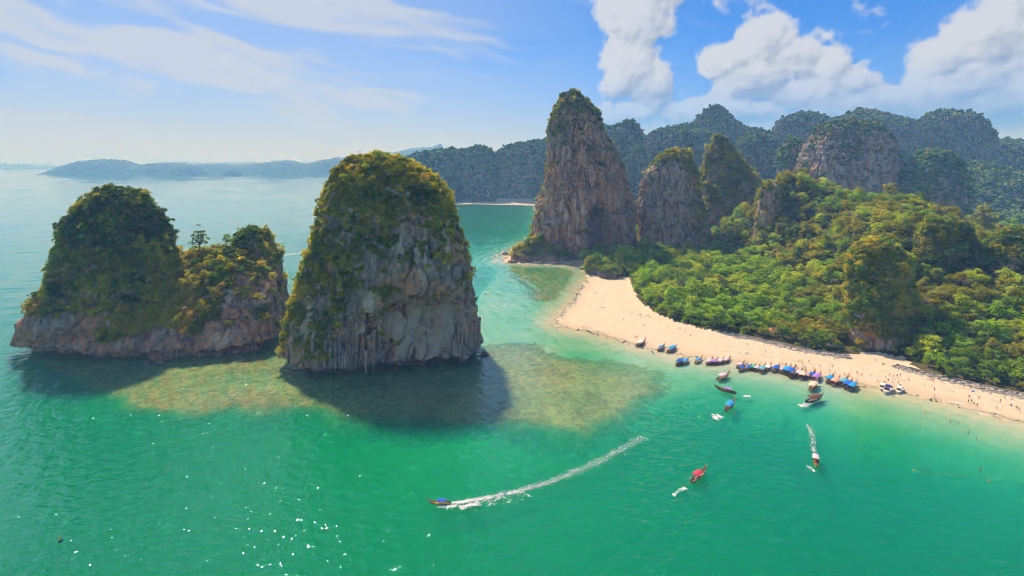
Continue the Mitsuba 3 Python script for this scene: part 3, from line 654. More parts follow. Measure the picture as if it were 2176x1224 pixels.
# trees of the beach wood and the hill
EXCL = [(*at(a, b, 3)[:2], r) for a, b, r in [(1646, 711, 6), (1692, 716, 6), (1770, 733, 5.5), (1555, 650, 11), (1600, 690, 5), (1730, 712, 5), (1826, 764, 15), (1862, 768, 18), (1902, 776, 17)]]
tx, ty = [], []
for yy in np.arange(238, 1000, 5.6):
    for xx in np.arange(60, 900, 5.6):
        tx.append(xx + RNG.uniform(-2.6, 2.6)); ty.append(yy + RNG.uniform(-2.6, 2.6))
TP = np.stack([tx, ty], 1)
TP = TP[(np.abs(TP[:, 0] / TP[:, 1] * F + PX0 - 1088) < 1170)]
TP = TP[shapely.contains_xy(BACKPOLY, TP[:, 0], TP[:, 1])]
TP = TP[line_dist(BACKLINE, TP) > 3.0]
for ex, ey, er in EXCL: TP = TP[~((np.abs(TP[:, 0] - ex) < er) & (TP[:, 1] < ey + er) & (TP[:, 1] > ey - er * (1.0 if er < 10 else .95)))]
TP = TP[(TP[:, 1] < 640) | (RNG.uniform(0, 1, len(TP)) < .55)]
tz = height(TP[:, 0], TP[:, 1])
RV = cKDTree(np.vstack([m.vertices[:, :2] + 0 for k in ('beach_crag', 'shaded_crag', 'edge_crag', 'broad_tower', 'headland_tower', 'pointed_tower') for m in ROCKS[k]]))
TEDGE = line_dist(BACKLINE, TP)
FOOT = [shapely.convex_hull(shapely.MultiPoint(m.vertices[(m.vertices[:, 2] > 1) & (m.vertices[:, 2] < 60), :2])) for k in ('beach_crag', 'shaded_crag', 'edge_crag') for m in ROCKS[k]]
near_rock = (RV.query(TP)[0] < 1.6) | np.any([shapely.contains_xy(g, TP[:, 0], TP[:, 1]) for g in FOOT], 0)
TPx = TP[:, 0] / TP[:, 1] * F + PX0
zone = np.where(tz > 14, 'hill', np.where(TPx < 1660, 'grove', np.where(TPx < 1930, 'bungalow', 'right')))
P3 = np.concatenate([TP, tz[:, None]], 1)
MIXES = {'grove': dict(fresh=1.3, mid=.7, lime=.8, olive=.4, dark=.25), 'hill': dict(olive=1.2, mid=.7, golden=.35, brown=.2, dark=.2, lime=.7, fresh=.5), 'bungalow': dict(fresh=1., olive=.6, mid=.8, golden=.4, lime=.4), 'right': dict(mid=1.0, fresh=1.0, dark=.5, olive=.6, lime=.45)}
tint = np.empty(len(TP), object)
for zn, mx in MIXES.items():
    ii = np.nonzero(zone == zn)[0]
    tint[ii] = choose(list(mx), list(mx.values()), len(ii), P3[ii], 22, 77)
for i in range(len(TP)):
    if near_rock[i]: continue
    r = RNG.uniform()
    form = 'round' if r < .5 else 'spreading' if r < .72 else 'tall' if r < .86 else 'layered'
    if zone[i] == 'hill' and form == 'layered': form = 'tall'
    if RNG.uniform() < .02: form = 'bare'
    h = {'round': 11, 'spreading': 10.5, 'tall': 13.5, 'layered': 11, 'bare': 11}[form] * math.exp(RNG.normal(0, .27)) * (1.4 if RNG.uniform() < .05 else 1) * (.85 if zone[i] == 'hill' else .95)
    if TEDGE[i] < 8: h *= .62
    BIG.append((h / TP[i, 1], tree_group(form, 'mid' if form == 'bare' else tint[i], int(RNG.integers(3))), P3[i] - [0, 0, .3], h * RNG.uniform(.95, 1.2), RNG.uniform(0, 360), h, form, tint[i], zone[i]))
# undergrowth that closes the canopy
UT = RNG.uniform([60, 240], [620, 720], (6500, 2)); UT = UT[(np.abs(UT[:, 0] / UT[:, 1] * F) < 1150)]
UT = UT[shapely.contains_xy(BACKPOLY, UT[:, 0], UT[:, 1])]; UT = UT[line_dist(BACKLINE, UT) > 1.5]
for ex, ey, er in EXCL: UT = UT[~((np.abs(UT[:, 0] - ex) < er) & (UT[:, 1] < ey + er) & (UT[:, 1] > ey - er * 1.4))]
uz = height(UT[:, 0], UT[:, 1]); U3 = np.concatenate([UT, uz[:, None]], 1)
uk = choose(['mid', 'fresh', 'dark', 'olive'], [1, .7, .8, .6], len(UT), U3, 25, 88)
for i in range(len(UT)):
    s = 1.9 * math.exp(RNG.normal(0, .3))
    scene[f'undergrowth__{i + 1:05d}'] = place(shrub_group(int(RNG.integers(5)), str(uk[i])), U3[i] - [0, 0, .4], s, RNG.uniform(0, 360), s * 1.2)
put('undergrowth', None, 'low green bushes under the trees of the wood', 'undergrowth', kind='stuff')
# woods of the valley and the slopes behind
VT = []
for yy in np.arange(760, 1900, 13):
    for xx in np.arange(120, 2200, 13):
        if abs(xx / yy * F) < 1180: VT.append((xx + RNG.uniform(-6, 6), yy + RNG.uniform(-6, 6)))
VT = np.array(VT)
VT = VT[shapely.contains_xy(LAND, VT[:, 0], VT[:, 1])]
VILLAGE = [(*at(a, b, 6)[:2], r) for a, b, r in [(2092, 470, 48), (2120, 492, 34), (2158, 509, 48), (2075, 466, 30)]]
for ex, ey, er in VILLAGE: VT = VT[(np.hypot(VT[:, 0] - ex, VT[:, 1] - ey) > er) | (RNG.uniform(0, 1, len(VT)) < .07)]
vz = height(VT[:, 0], VT[:, 1]); V3 = np.concatenate([VT, vz[:, None]], 1)
vk = choose(['mid', 'dark', 'olive', 'fresh'], [1, .9, .5, .3], len(VT), V3, 60, 99)
for i in range(len(VT)):
    s = 5.5 * math.exp(RNG.normal(0, .3))
    scene[f'valley_woods__{i + 1:05d}'] = place(shrub_group(int(RNG.integers(3)), str(vk[i]), 1), V3[i] + [0, 0, 1], s, RNG.uniform(0, 360), s * 1.15)
put('valley_woods', None, 'green woods filling the valley behind the forested hill', 'woods', kind='stuff')


# ------------------------------------------------------------------ built things: sea wall, bungalows, village
def hull_of(pts, r, seg=8):
    s = m3.Manifold.sphere(r, seg)
    return m3.Manifold.batch_hull([s.translate([float(v) for v in p]) for p in pts])


def chain(joints, seg=8):
    """A tapered limb through (point, radius) joints."""
    ms = []
    for (p, a), (q, b) in zip(joints[:-1], joints[1:]):
        ms.append(m3.Manifold.batch_hull([m3.Manifold.sphere(a, seg).translate([float(v) for v in p]), m3.Manifold.sphere(b, seg).translate([float(v) for v in q])]))
    return ms


def union(ms): return m3.Manifold.batch_boolean(ms, m3.OpType.Add)


def box(x0, x1, y0, y1, z0, z1):
    b = trimesh.creation.box([x1 - x0, y1 - y0, z1 - z0]); b.apply_translation([(x0 + x1) / 2, (y0 + y1) / 2, (z0 + z1) / 2]); return b


def cat_(ms): return trimesh.util.concatenate(ms)


def stone(r, rr, sub=1, flat=.7):
    m = trimesh.creation.icosphere(sub, r)
    v = m.vertices * (1 + .5 * (meshkit.fbm(m.vertices / r * 1.1 + rr.uniform(0, 50, 3), 2) - .5)[:, None]) * rr.uniform(.7, 1.25, 3) * [1, 1, flat]
    a = rr.uniform(0, 6.28); c, s = math.cos(a), math.sin(a)
    return trimesh.Trimesh(v @ np.array([[c, s, 0], [-s, c, 0], [0, 0, 1]]), m.faces, process=False)


WHITE = paint('white_paint', (.70, .70, .68), .35)
for k, c in {'cream_wall': (.62, .55, .43), 'roof_tile': (.40, .20, .10), 'brown_shingle': (.30, .21, .15), 'dark_wood': (.13, .075, .045), 'teak': (.42, .23, .10), 'pale_wood': (.60, .41, .21), 'window_dark': (.03, .035, .04), 'engine_grey': (.10, .10, .11), 'navy_paint': (.02, .03, .12),
             'red_roof': (.48, .09, .06), 'skin_tan': (.42, .23, .14), 'skin_pale': (.58, .37, .27), 'hair_dark': (.03, .022, .018), 'orange_float': (.85, .36, .06), 'yellow_float': (.75, .65, .08), 'red_plastic': (.55, .05, .04), 'masonry': (.26, .235, .21), 'stone_grey': (.36, .33, .29)}.items(): paint(k, c, .7, .3)
CANVAS = {'royal blue': (.02, .12, .55), 'azure': (.03, .28, .62), 'deep blue': (.015, .09, .42), 'lilac': (.56, .45, .60), 'purple': (.36, .18, .56), 'pale lilac grey': (.55, .49, .55), 'green': (.03, .38, .22), 'teal': (.10, .36, .46), 'white': (.74, .72, .70), 'cream': (.66, .52, .38), 'salmon': (.72, .36, .25), 'red': (.52, .05, .10), 'dark grey': (.09, .09, .10), 'navy': (.02, .02, .16), 'brown': (.16, .08, .055)}
for k, c in CANVAS.items(): paint('canvas_' + k.replace(' ', '_'), c, .75, .2)
scene['foam_look'] = {'type': 'twosided', 'bsdf': {'type': 'diffuse', 'reflectance': rgb(.66, .68, .68)}}


def sea_wall(key, pix, label, seed):
    rr = np.random.default_rng(seed)
    pts = np.array([at(a, b, 1.5)[:2] for a, b in pix])
    g = shapely.LineString(pts); n = int(g.length / 1.5)
    q = shapely.get_coordinates(shapely.line_interpolate_point(g, np.linspace(0, g.length, n)))
    tdir = np.gradient(q, axis=0); tdir /= np.linalg.norm(tdir, axis=1, keepdims=True); nn = np.stack([tdir[:, 1], -tdir[:, 0]], 1)     # towards the sea
    nn *= np.sign(-nn[:, 1:2])
    wall = []
    for a in range(n - 1):
        zt = 3.0 + .12 * rr.normal()
        c = [q[a] + nn[a] * .35, q[a + 1] + nn[a + 1] * .35, q[a + 1] - nn[a + 1] * .35, q[a] - nn[a] * .35]
        V = np.array([[*p, z] for z in (.8, zt) for p in c])
        wall.append(trimesh.Trimesh(V, trimesh.creation.box().faces, process=False).convex_hull)
    put(key, None, label, 'sea wall')
    scene[key + '__wall'] = mikit.ply(cat_(wall), 'masonry')
    rub = []
    for k in range(int(g.length * 6.5)):
        i = int(rr.integers(n)); off = abs(rr.normal(0, 2.3)) + .6
        p = q[i] + nn[i] * off + rr.normal(0, .5, 2)
        s = stone(rr.uniform(.3, .95), rr, 1); s.apply_translation([*p, max(1.0, 2.5 - off * .42) + rr.uniform(-.1, .15)]); rub.append(s)
    scene[key + '__rubble'] = mikit.ply(cat_(rub), 'stone_grey')
    labels[key + '__rubble'] = {'label': 'heap of loose grey stones in front of the wall', 'kind': 'stuff'}


sea_wall('stone_sea_wall', [(1558, 714), (1600, 720), (1640, 729), (1700, 743), (1760, 752), (1806, 760)], 'grey stone sea wall with rubble in front of the orange roofed bungalows', 1)
sea_wall('stone_sea_wall_001', [(1905, 778), (1950, 790), (1990, 800), (2060, 816), (2110, 828), (2176, 842), (2260, 860)], 'grey stone sea wall with rubble along the right end of the beach', 2)
COUNT['stone_sea_wall'] = 1


def bungalow(name, p, yaw, w, d, h, wall, roof, label, cat='bungalow'):
    key = fresh(name); put(key, None, label, cat)
    M = T().translate([float(v) for v in p]).rotate([0, 0, 1], yaw)
    def add(k, m, mat): scene[key + '__' + k] = mikit.ply(m, mat, to_world=M)
    add('wall', box(-w / 2, w / 2, -d / 2 + 1.4, d / 2, -.8, h), wall)
    o = .8
    V = np.array([[-w / 2 - o, -d / 2 - o, h], [w / 2 + o, -d / 2 - o, h], [w / 2 + o, d / 2 + o, h], [-w / 2 - o, d / 2 + o, h], [-w * .22, 0, h + w * .34], [w * .22, 0, h + w * .34]])
    V2 = V.copy(); V2[:4, 2] -= .18
    rf = trimesh.Trimesh(np.vstack([V, V2[:4]]), [[0, 1, 5], [0, 5, 4], [1, 2, 5], [2, 3, 4], [2, 4, 5], [3, 0, 4], [6, 8, 7], [6, 9, 8], [0, 6, 7], [0, 7, 1], [1, 7, 8], [1, 8, 2], [2, 8, 9], [2, 9, 3], [3, 9, 6], [3, 6, 0]], process=False)
    rows = [rf]
    for u in np.linspace(.06, .94, 9):                                  # courses of tiles standing proud of the slope
        a, b = V[0] * (1 - u) + V[4] * u, V[1] * (1 - u) + V[5] * u
        rows.append(trimesh.creation.box([np.linalg.norm(b - a), .22, .10], T_ := trimesh.transformations.translation_matrix((a + b) / 2 + [0, -.03, .03])))
    add('roof', cat_(rows), roof)
    add('terrace', box(-w / 2, w / 2, -d / 2, -d / 2 + 1.4, -.8, .12), 'pale_wood')
    for k, x in enumerate((-w / 2 + .15, -w / 6, w / 6, w / 2 - .15)): add('post' + ('' if not k else f'_{k:03d}'), box(x - .09, x + .09, -d / 2 + .05, -d / 2 + .23, .12, h), WHITE)
    for k, x in enumerate((-w * .3, w * .3)): add('window' + ('' if not k else f'_{k:03d}'), box(x - .7, x + .7, -d / 2 + 1.36, -d / 2 + 1.46, .9, h - .5), 'window_dark')
    add('door', box(-.5, .5, -d / 2 + 1.35, -d / 2 + 1.45, .12, h - .5), 'dark_wood')


for a, b, yw, lab in [(1646, 711, -14, 'orange roofed bungalow at the left end of the sea wall'), (1692, 716, -14, 'orange roofed bungalow behind the middle of the sea wall, second from left'), (1770, 733, -12, 'orange roofed bungalow beside the beach crag'),
                      (1602, 692, 10, 'orange roofed bungalow half hidden by trees left of the sea wall'), (1732, 712, 5, 'orange roofed bungalow between trees behind the sea wall')]:
    bungalow('bungalow', at(a, b, 3.2), yw, 6.4, 5.8, 2.7, 'cream_wall', 'roof_tile', lab)
bungalow('pavilion', at(1555, 640, 3.2), 8, 8.5, 7, 5.2, WHITE, 'brown_shingle', 'white pavilion with a brown hipped roof in the middle of the grove', 'pavilion')
VR = np.random.default_rng(12)
for k in range(30):
    c = [(2070, 2112, 455, 482, WHITE, 'brown_shingle'), (2132, 2174, 494, 516, 'cream_wall', 'red_roof')][k >= 18]
    a, b = VR.uniform(c[0], c[1]), VR.uniform(c[2], c[3])
    key = fresh('village_house'); p = at(a, b, 9); w, d, h = VR.uniform(9, 16), VR.uniform(8, 12), VR.uniform(4, 7)
    p[2] = 9
    put(key, None, 'pale village house with a low roof among the valley trees' if k < 18 else 'village house with a red roof at the right edge of the valley', 'house', 'houses of the valley village with pale roofs' if k < 18 else 'houses of the valley village with red roofs')
    M = T().translate([float(v) for v in p]).rotate([0, 0, 1], VR.uniform(-40, 40))
    scene[key + '__wall'] = mikit.ply(box(-w / 2, w / 2, -d / 2, d / 2, -4, h), c[4], to_world=M)
    V = np.array([[-w / 2 - 1, -d / 2 - 1, h], [w / 2 + 1, -d / 2 - 1, h], [w / 2 + 1, d / 2 + 1, h], [-w / 2 - 1, d / 2 + 1, h], [-w / 2 - 1, 0, h + 3.0], [w / 2 + 1, 0, h + 3.0]])
    scene[key + '__roof'] = mikit.ply(trimesh.Trimesh(V, [[0, 1, 5], [0, 5, 4], [2, 3, 4], [2, 4, 5], [1, 2, 5], [3, 0, 4], [0, 2, 1], [0, 3, 2]], process=False), ['cream_wall', 'brown_shingle', WHITE][k % 3] if k < 18 else c[5], to_world=M)
    scene[key + '__window'] = mikit.ply(box(-w * .3, -w * .1, -d / 2 - .06, -d / 2 + .04, 1, h - 1), 'window_dark', to_world=M)
    scene[key + '__window_001'] = mikit.ply(box(w * .1, w * .3, -d / 2 - .06, -d / 2 + .04, 1, h - 1), 'window_dark', to_world=M)

# ------------------------------------------------------------------ rocks by the water
BR = np.random.default_rng(31)
def boulder(p, r, label, flat=.75, name='boulder', sub=4, group=None):
    m = stone(r, BR, sub, flat)
    v = m.vertices; v = v * (1 + .28 * (meshkit.fbm(v / (r * .45) + 9, 4) - .5)[:, None])
    m = trimesh.Trimesh(v + np.array(p), m.faces, process=False)
    k = fresh(name); put(k, mikit.ply(m, 'rock_grey_look', smooth=40), label, 'rock', group); ROCKS[k] = [m]
    return k


b1 = boulder(at(1293, 584, 3), 11.5, 'larger grey rock with bushes at the beach tip, right one of the pair', .8)
b2 = boulder(at(1266, 572, 4), 9, 'grey rock at the beach tip, left one of the pair', 1.1)
cover(b1, 'boulder_scrub', 'bushes on the large right rock at the beach tip', 90, 2.0, dict(olive=1, golden=.5, mid=.6), base=.1, up=1.2, zmin=5, seed=71)
cover(b2, 'boulder_scrub_001', 'bushes on the left rock at the beach tip', 90, 2.4, dict(olive=1, fresh=.5, mid=.8), base=.4, up=1.2, zmin=4, seed=72)
for a, b, r, lab in [(1074, 541, 5.5, 'dark pointed rock standing off the headland foot'), (1089, 557, 5, 'low dark rock below the headland foot'), (1116, 557, 5.5, 'dark rock at the water edge of the headland, left'), (1145, 559, 5, 'dark rock at the water edge of the headland, middle'),
                     (1180, 561, 4, 'dark rock at the water edge of the headland, right'), (1215, 564, 4, 'dark rock between the headland and the beach rocks'), (1238, 571, 3.5, 'small dark rock next to the beach rocks'), (1030, 752, 2.2, 'small rock on the sand bank at the foot of the tall islet'),
                     (315, 770, 2.2, 'small tan rock awash in front of the saddle islet, left'), (340, 771, 2.6, 'small tan rock awash in front of the saddle islet, right'), (455, 752, 2.4, 'flat rock awash between the two islets'), (480, 748, 1.8, 'flat small rock awash between the two islets')]:
    boulder(at(a, b, .4), r, lab, .6, sub=3)

# stone curtains hanging from the overhang of the tall islet
ST = []
SR = np.random.default_rng(8)
isl = ROCKS['limestone_islet'][0]
fr = isl.vertices[(isl.vertices[:, 2] > 3) & (isl.vertices[:, 2] < 34)]
for k in range(70):
    px = SR.choice([SR.uniform(690, 805), SR.uniform(600, 700), SR.uniform(955, 1020)], p=[.62, .12, .26]); zb_, ln = SR.uniform(2.5, 9), SR.uniform(7, 22)
    x = (px - PX0) / F * 292
    c = fr[(np.abs(fr[:, 0] - x) < 2) & (np.abs(fr[:, 2] - zb_ - ln * .7) < 3)]
    if len(c) == 0: continue
    y = c[:, 1].min()
    n_ = 7; js = []
    for i in range(n_):
        u = i / (n_ - 1)
        js.append(((x + SR.normal(0, .12), y + .5 * (1 - u) + .3 + SR.normal(0, .15), zb_ + ln * (1 - u)), (1.25 - 1.0 * u) * SR.uniform(.7, 1.1)))
    ST += chain(js, 7)
mm = union(ST).to_mesh()
scene['limestone_islet__stalactites'] = mikit.ply((mm.vert_properties[:, :3], mm.tri_verts), 'rock_look', smooth=45)
labels['limestone_islet__stalactites'] = {'label': 'curtain of hanging stone over the water', 'kind': 'stuff'}

# ------------------------------------------------------------------ long-tail boats
def boat_hull(L=11.0, Bm=1.05):
    n = 34; u = np.linspace(0, 1, n); x = -L * .46 + L * u
    hb = Bm * np.interp(u, [0, .12, .4, .65, .85, 1], [.62, .8, 1, .86, .45, .05])
    sh = np.interp(u, [0, .2, .5, .75, .9, 1], [.85, .70, .68, .95, 1.5, 2.15]); sh = np.convolve(np.pad(sh, 2, 'edge'), [.2] * 5, 'valid')
    kl = np.interp(u, [0, .1, .5, .75, .9, 1], [-.12, -.35, -.4, -.3, .35, 1.75]); kl = np.convolve(np.pad(kl, 2, 'edge'), [.2] * 5, 'valid')
    def ring(s, off):
        y = hb * s
        pts = []
        for a, b in ((1, 1), (.93, .55), (.6, .12), (0, 0)): pts.append(np.stack([x, y * a - off * np.sign(a), kl + (sh - kl) * b + off * (b < 1)], 1))
        return pts
    R = [p for p in ring(1, 0)] + [p for p in ring(-1, 0)[:3]][::-1]
    Ri = [p for p in ring(1, .07)] + [p for p in ring(-1, -.07)[:3]][::-1]
    Ri = [np.stack([p[:, 0], np.sign(p[:, 1]) * np.maximum(np.abs(p[:, 1]), .0), p[:, 2]], 1) for p in Ri]
    loop = R + Ri[::-1]
    G = np.stack(loop, 1); m = G.shape[1]
    i, j = np.meshgrid(np.arange(n - 1), np.arange(m), indexing='ij'); a = i * m + j; b = i * m + (j + 1) % m
    f = np.vstack([np.stack([a, b, b + m], -1).reshape(-1, 3), np.stack([a, b + m, a + m], -1).reshape(-1, 3)])
    caps = [[0, k + 1, k] for k in range(1, 6)]
    f = np.vstack([f, caps, [[(n - 1) * m, (n - 1) * m + k, (n - 1) * m + k + 1] for k in range(1, 6)]])
    hull = trimesh.Trimesh(G.reshape(-1, 3), f, process=False)
    fl_u = (u > .04) & (u < .9)
    xf = x[fl_u]; yf = hb[fl_u] * .80; zf = np.maximum(.24, kl[fl_u] + .3)
    V = np.vstack([np.stack([xf, yf, zf], 1), np.stack([xf, -yf, zf], 1)]); k = len(xf); q = np.arange(k - 1)
    floor = trimesh.Trimesh(V, np.vstack([np.stack([q, q + k, q + 1 + k], 1), np.stack([q, q + 1 + k, q + 1], 1)]), process=False)
    rail = []
    for s in (1, -1):
        for a in range(n - 1):
            p, q2 = np.array([x[a], s * hb[a], sh[a] + .03]), np.array([x[a + 1], s * hb[a + 1], sh[a + 1] + .03])
            rail.append(trimesh.Trimesh(*tube(p, q2, .07, .07, 4), process=False))
    prow = union(chain([((L * .50, 0, 1.2), .08), ((L * .54, 0, 2.0), .09), ((L * .565, 0, 2.5), .11), ((L * .585, 0, 2.85), .06)], 8))
    return hull, floor, cat_(rail), prow


HULL, FLOOR, RAIL, PROW = boat_hull()
PLY = {}


def part(name, mesh, mat, M, smooth=False):
    k = (id(mesh), mat)
    if k not in PLY: PLY[k] = mikit.ply(mesh, mat, smooth=smooth)
    return {**PLY[k], 'to_world': M}


def awning(x0, x1, w, z, sag=.32):
    n, m = 7, 9
    X, A = np.meshgrid(np.linspace(x0, x1, n), np.linspace(-1, 1, m), indexing='ij')
    Z = z + sag * (1 - A ** 2) + .05 * np.sin(X * 2.6) - .04 * (np.abs(A) > .99)
    top = np.stack([X, A * w, Z], -1).reshape(-1, 3)
    i, j = np.meshgrid(np.arange(n - 1), np.arange(m - 1), indexing='ij'); a = (i * m + j).ravel()
    q = np.stack([a, a + m, a + m + 1, a + 1], 1); o = n * m
    f = np.vstack([q, q[:, ::-1] + o])
    e = [(i * m, (i + 1) * m) for i in range(n - 1)] + [((i + 1) * m + m - 1, i * m + m - 1) for i in range(n - 1)] + [(k + 1, k) for k in range(m - 1)] + [((n - 1) * m + k, (n - 1) * m + k + 1) for k in range(m - 1)]
    f = np.vstack([f, [[b_, a_, a_ + o, b_ + o] for a_, b_ in e]])
    return trimesh.Trimesh(np.vstack([top, top - [0, 0, .07]]), np.vstack([f[:, :3], f[:, [0, 2, 3]]]), process=False)


AWN = {'mid': awning(-3.5, 2.1, 1.3, 2.0), 'long': awning(-3.8, 2.9, 1.32, 2.05), 'short': awning(-3.0, 1.0, 1.22, 1.95), 'wide': awning(-4.0, 2.4, 1.5, 2.15)}
FRAMES = {k: cat_([trimesh.Trimesh(*tube([x, s * (a.bounds[1][1] - .1), .55], [x, s * (a.bounds[1][1] - .1), a.bounds[0][2] + .1], .045, .045, 5), process=False) for x in np.linspace(a.bounds[0][0] + .15, a.bounds[1][0] - .15, 4) for s in (1, -1)]) for k, a in AWN.items()}
BENCH = [box(x - .16, x + .16, -.78, .78, .52, .58) for x in (-1.6, -.3, 1.0, 2.3)]
ENGINE = union([hull_of([(-4.55, -.28, .95), (-4.0, .28, .95), (-4.55, .28, 1.35), (-4.0, -.28, 1.35), (-4.3, 0, 1.55)], .09), *chain([((-4.3, 0, .9), .12), ((-4.3, 0, .3), .09)]), *chain([((-4.0, .1, 1.2), .04), ((-2.9, .2, 1.35), .035)])])
SHAFT = union(chain([((-4.4, 0, 1.1), .055), ((-9.3, .25, -.12), .04)], 6) + [hull_of([(-9.3, .25, .1), (-9.3, .25, -.35)], .05, 6)])
RIBBON = union(chain([((6.02, 0, 2.15), .20), ((6.12, 0, 2.5), .20)], 10) + chain([((6.1, .15, 2.4), .05), ((6.0, .28, 1.7), .09)], 6) + chain([((6.1, -.15, 2.4), .05), ((6.05, -.25, 1.6), .09)], 6))
LUGGAGE = [hull_of([(-2, -.5, .4), (-1.2, .4, .4), (-1.8, 0, .75)], .12, 6), hull_of([(3.1, -.3, .6), (3.8, .3, .7), (3.4, 0, 1.0)], .12, 6)]
HULLMATS = [('dark_wood', 'teak'), ('teak', 'pale_wood'), ('dark_wood', 'pale_wood'), ('teak', 'teak'), ('navy_paint', 'pale_wood')]
PARTW = [('hull', 'dark_wood')]
BOATS = []


def longtail(p, q, canvas, awn, label, hull=0, prow='teak', rib='red_plastic', sc=1.0, cargo=None, group=None, z=0.0, pitch=0.0, name='longtail_boat', tail=True):
    """From the stern's pixel to the bow's pixel, both on the water."""
    a, b = at(*p), at(*q)
    yaw = math.atan2(b[1] - a[1], b[0] - a[0]); c = (a + b) / 2
    M = T().translate([float(c[0]), float(c[1]), z]).rotate([0, 0, 1], math.degrees(yaw)).rotate([0, 1, 0], -pitch).scale(sc)
    key = fresh(name); put(key, None, label, 'longtail boat', group)
    hm, fm = HULLMATS[hull]
    def add(k, mesh, mat, sm=False): scene[f'{key}__{k}'] = part(k, mesh, mat, M, sm)
    add('hull', HULL, hm, 40); add('floor', FLOOR, fm); add('rail', RAIL, fm); add('prow', PROW, prow, 40)
    if awn:
        add('canopy', AWN[awn], canvas, 40); add('canopy_frame', FRAMES[awn], 'dark_wood')
    for k, bm in enumerate(BENCH): add('bench' + ('' if not k else f'_{k:03d}'), bm, fm)
    add('engine', ENGINE, 'engine_grey', 40)
    if tail: add('propeller_shaft', SHAFT, 'engine_grey', 40)
    if rib: add('bow_ribbon', RIBBON, rib, 40)
    if cargo:
        for k, cm in enumerate(LUGGAGE): add('luggage' + ('' if not k else f'_{k:03d}'), cm, cargo, 40)
    BOATS.append((key, M, yaw, c))
    return key


def cv(k): return 'canvas_' + k.replace(' ', '_')


ROWB = [((1352, 738), (1371, 728), 'white', 'mid', 'brown longtail boat with white canopy aground on the sand spit, leftmost beached boat', 0), ((1398.5, 748), (1412, 738), 'azure', 'short', 'longtail boat with azure canopy, left of two aground side by side on the spit', 0),
        ((1418, 751), (1437, 741), 'azure', 'long', 'longtail boat with long azure canopy and red cargo, right of two aground on the spit', 0),
        ((1437, 778), (1451, 766), 'deep blue', 'mid', 'longtail boat with deep blue canopy, left of the first pair moored off the beach', 0), ((1449, 776.5), (1463, 766), 'azure', 'mid', 'longtail boat with azure canopy, right of the first pair moored off the beach', 2),
        ((1477.5, 774), (1491, 764), 'azure', 'short', 'single small longtail boat with azure canopy between the first pair and the lilac four', 1),
        ((1501.5, 776.5), (1514, 766), 'lilac', 'mid', 'longtail boat with lilac canopy, first from left of the four lilac ones', 0), ((1512, 777), (1525, 767), 'purple', 'mid', 'longtail boat with purplish canopy, second from left of the four lilac ones', 0),
        ((1524, 776), (1538, 766), 'pale lilac grey', 'mid', 'longtail boat with grey lilac canopy, third from left of the four lilac ones', 0), ((1536, 773.5), (1551.5, 764), 'pale lilac grey', 'mid', 'longtail boat with grey lilac canopy, rightmost of the four lilac ones', 0),
        ((1565.6, 783), (1581, 774), 'lilac', 'mid', 'longtail boat with lilac canopy behind the leftmost blue one of the long row', 0), ((1570.6, 791), (1584, 781), 'royal blue', 'short', 'longtail boat with royal blue canopy in front at the left end of the long row', 0),
        ((1586, 788), (1597, 779), 'royal blue', 'mid', 'longtail boat with blue canopy just left of the green one', 0), ((1595.5, 788.5), (1606, 779), 'green', 'mid', 'longtail boat with the only green canopy in the long row', 0),
        ((1603, 790.5), (1614.5, 780.5), 'lilac', 'mid', 'longtail boat with lilac white canopy just right of the green one', 2), ((1615.6, 795), (1625.5, 782), 'teal', 'mid', 'longtail boat with grey teal canopy in the left half of the long row', 3), ((1626, 790), (1638, 779), 'white', 'mid', 'longtail boat with pinkish white canopy in the left half of the long row', 3),
        ((1642, 792.5), (1656, 781), 'royal blue', 'mid', 'lone longtail boat with royal blue canopy in the middle of the long row', 0), ((1657.5, 794.5), (1669, 785), 'lilac', 'mid', 'longtail boat with pale lilac canopy left of the two big blue canopies', 0), ((1665, 797), (1680, 784.5), 'azure', 'wide', 'longtail boat with azure canopy, left of the two big blue canopies', 2),
        ((1671.5, 800.5), (1689.5, 787), 'royal blue', 'wide', 'longtail boat with royal blue canopy, right of the two big blue canopies', 0), ((1679, 805), (1695, 792.5), 'dark grey', 'mid', 'longtail boat with dark grey canopy right of the big blue canopies', 0), ((1691, 804), (1705, 791), 'pale lilac grey', 'mid', 'longtail boat with grey canopy between the dark grey and the cream one', 0),
        ((1700, 809), (1713, 793.5), 'cream', 'mid', 'longtail boat with cream canopy and red hull in the right half of the long row', 3), ((1711, 806), (1722, 797), 'lilac', 'short', 'longtail boat with small lilac canopy right of the cream one', 0), ((1721, 806), (1732, 794), 'royal blue', 'short', 'small longtail boat with blue canopy at the right end of the long row', 0),
        ((1726, 814.5), (1745, 798), 'purple', 'long', 'longtail boat with long purple canopy sticking out at the right end of the long row', 0), ((1719.5, 832), (1737, 816.5), 'cream', 'long', 'brown longtail boat with cream canopy anchored seaward of the purple one', 3),
        ((1756, 816.6), (1772, 802), 'azure', 'mid', 'longtail boat with ragged azure canopy, leftmost of the right hand group', 0), ((1766, 823), (1785, 807), 'salmon', 'long', 'longtail boat with salmon canopy, second of the right hand group', 3), ((1785, 823), (1802, 808), 'teal', 'mid', 'longtail boat with teal canopy, third of the right hand group', 0),
        ((1795, 828), (1810, 815), 'royal blue', 'wide', 'longtail boat with blue canopy behind the last one of the right hand group', 0), ((1801, 835), (1822, 816), 'azure', 'long', 'longtail boat with blue canopy and red bow, rightmost of the right hand group', 2)]
LR = np.random.default_rng(3)
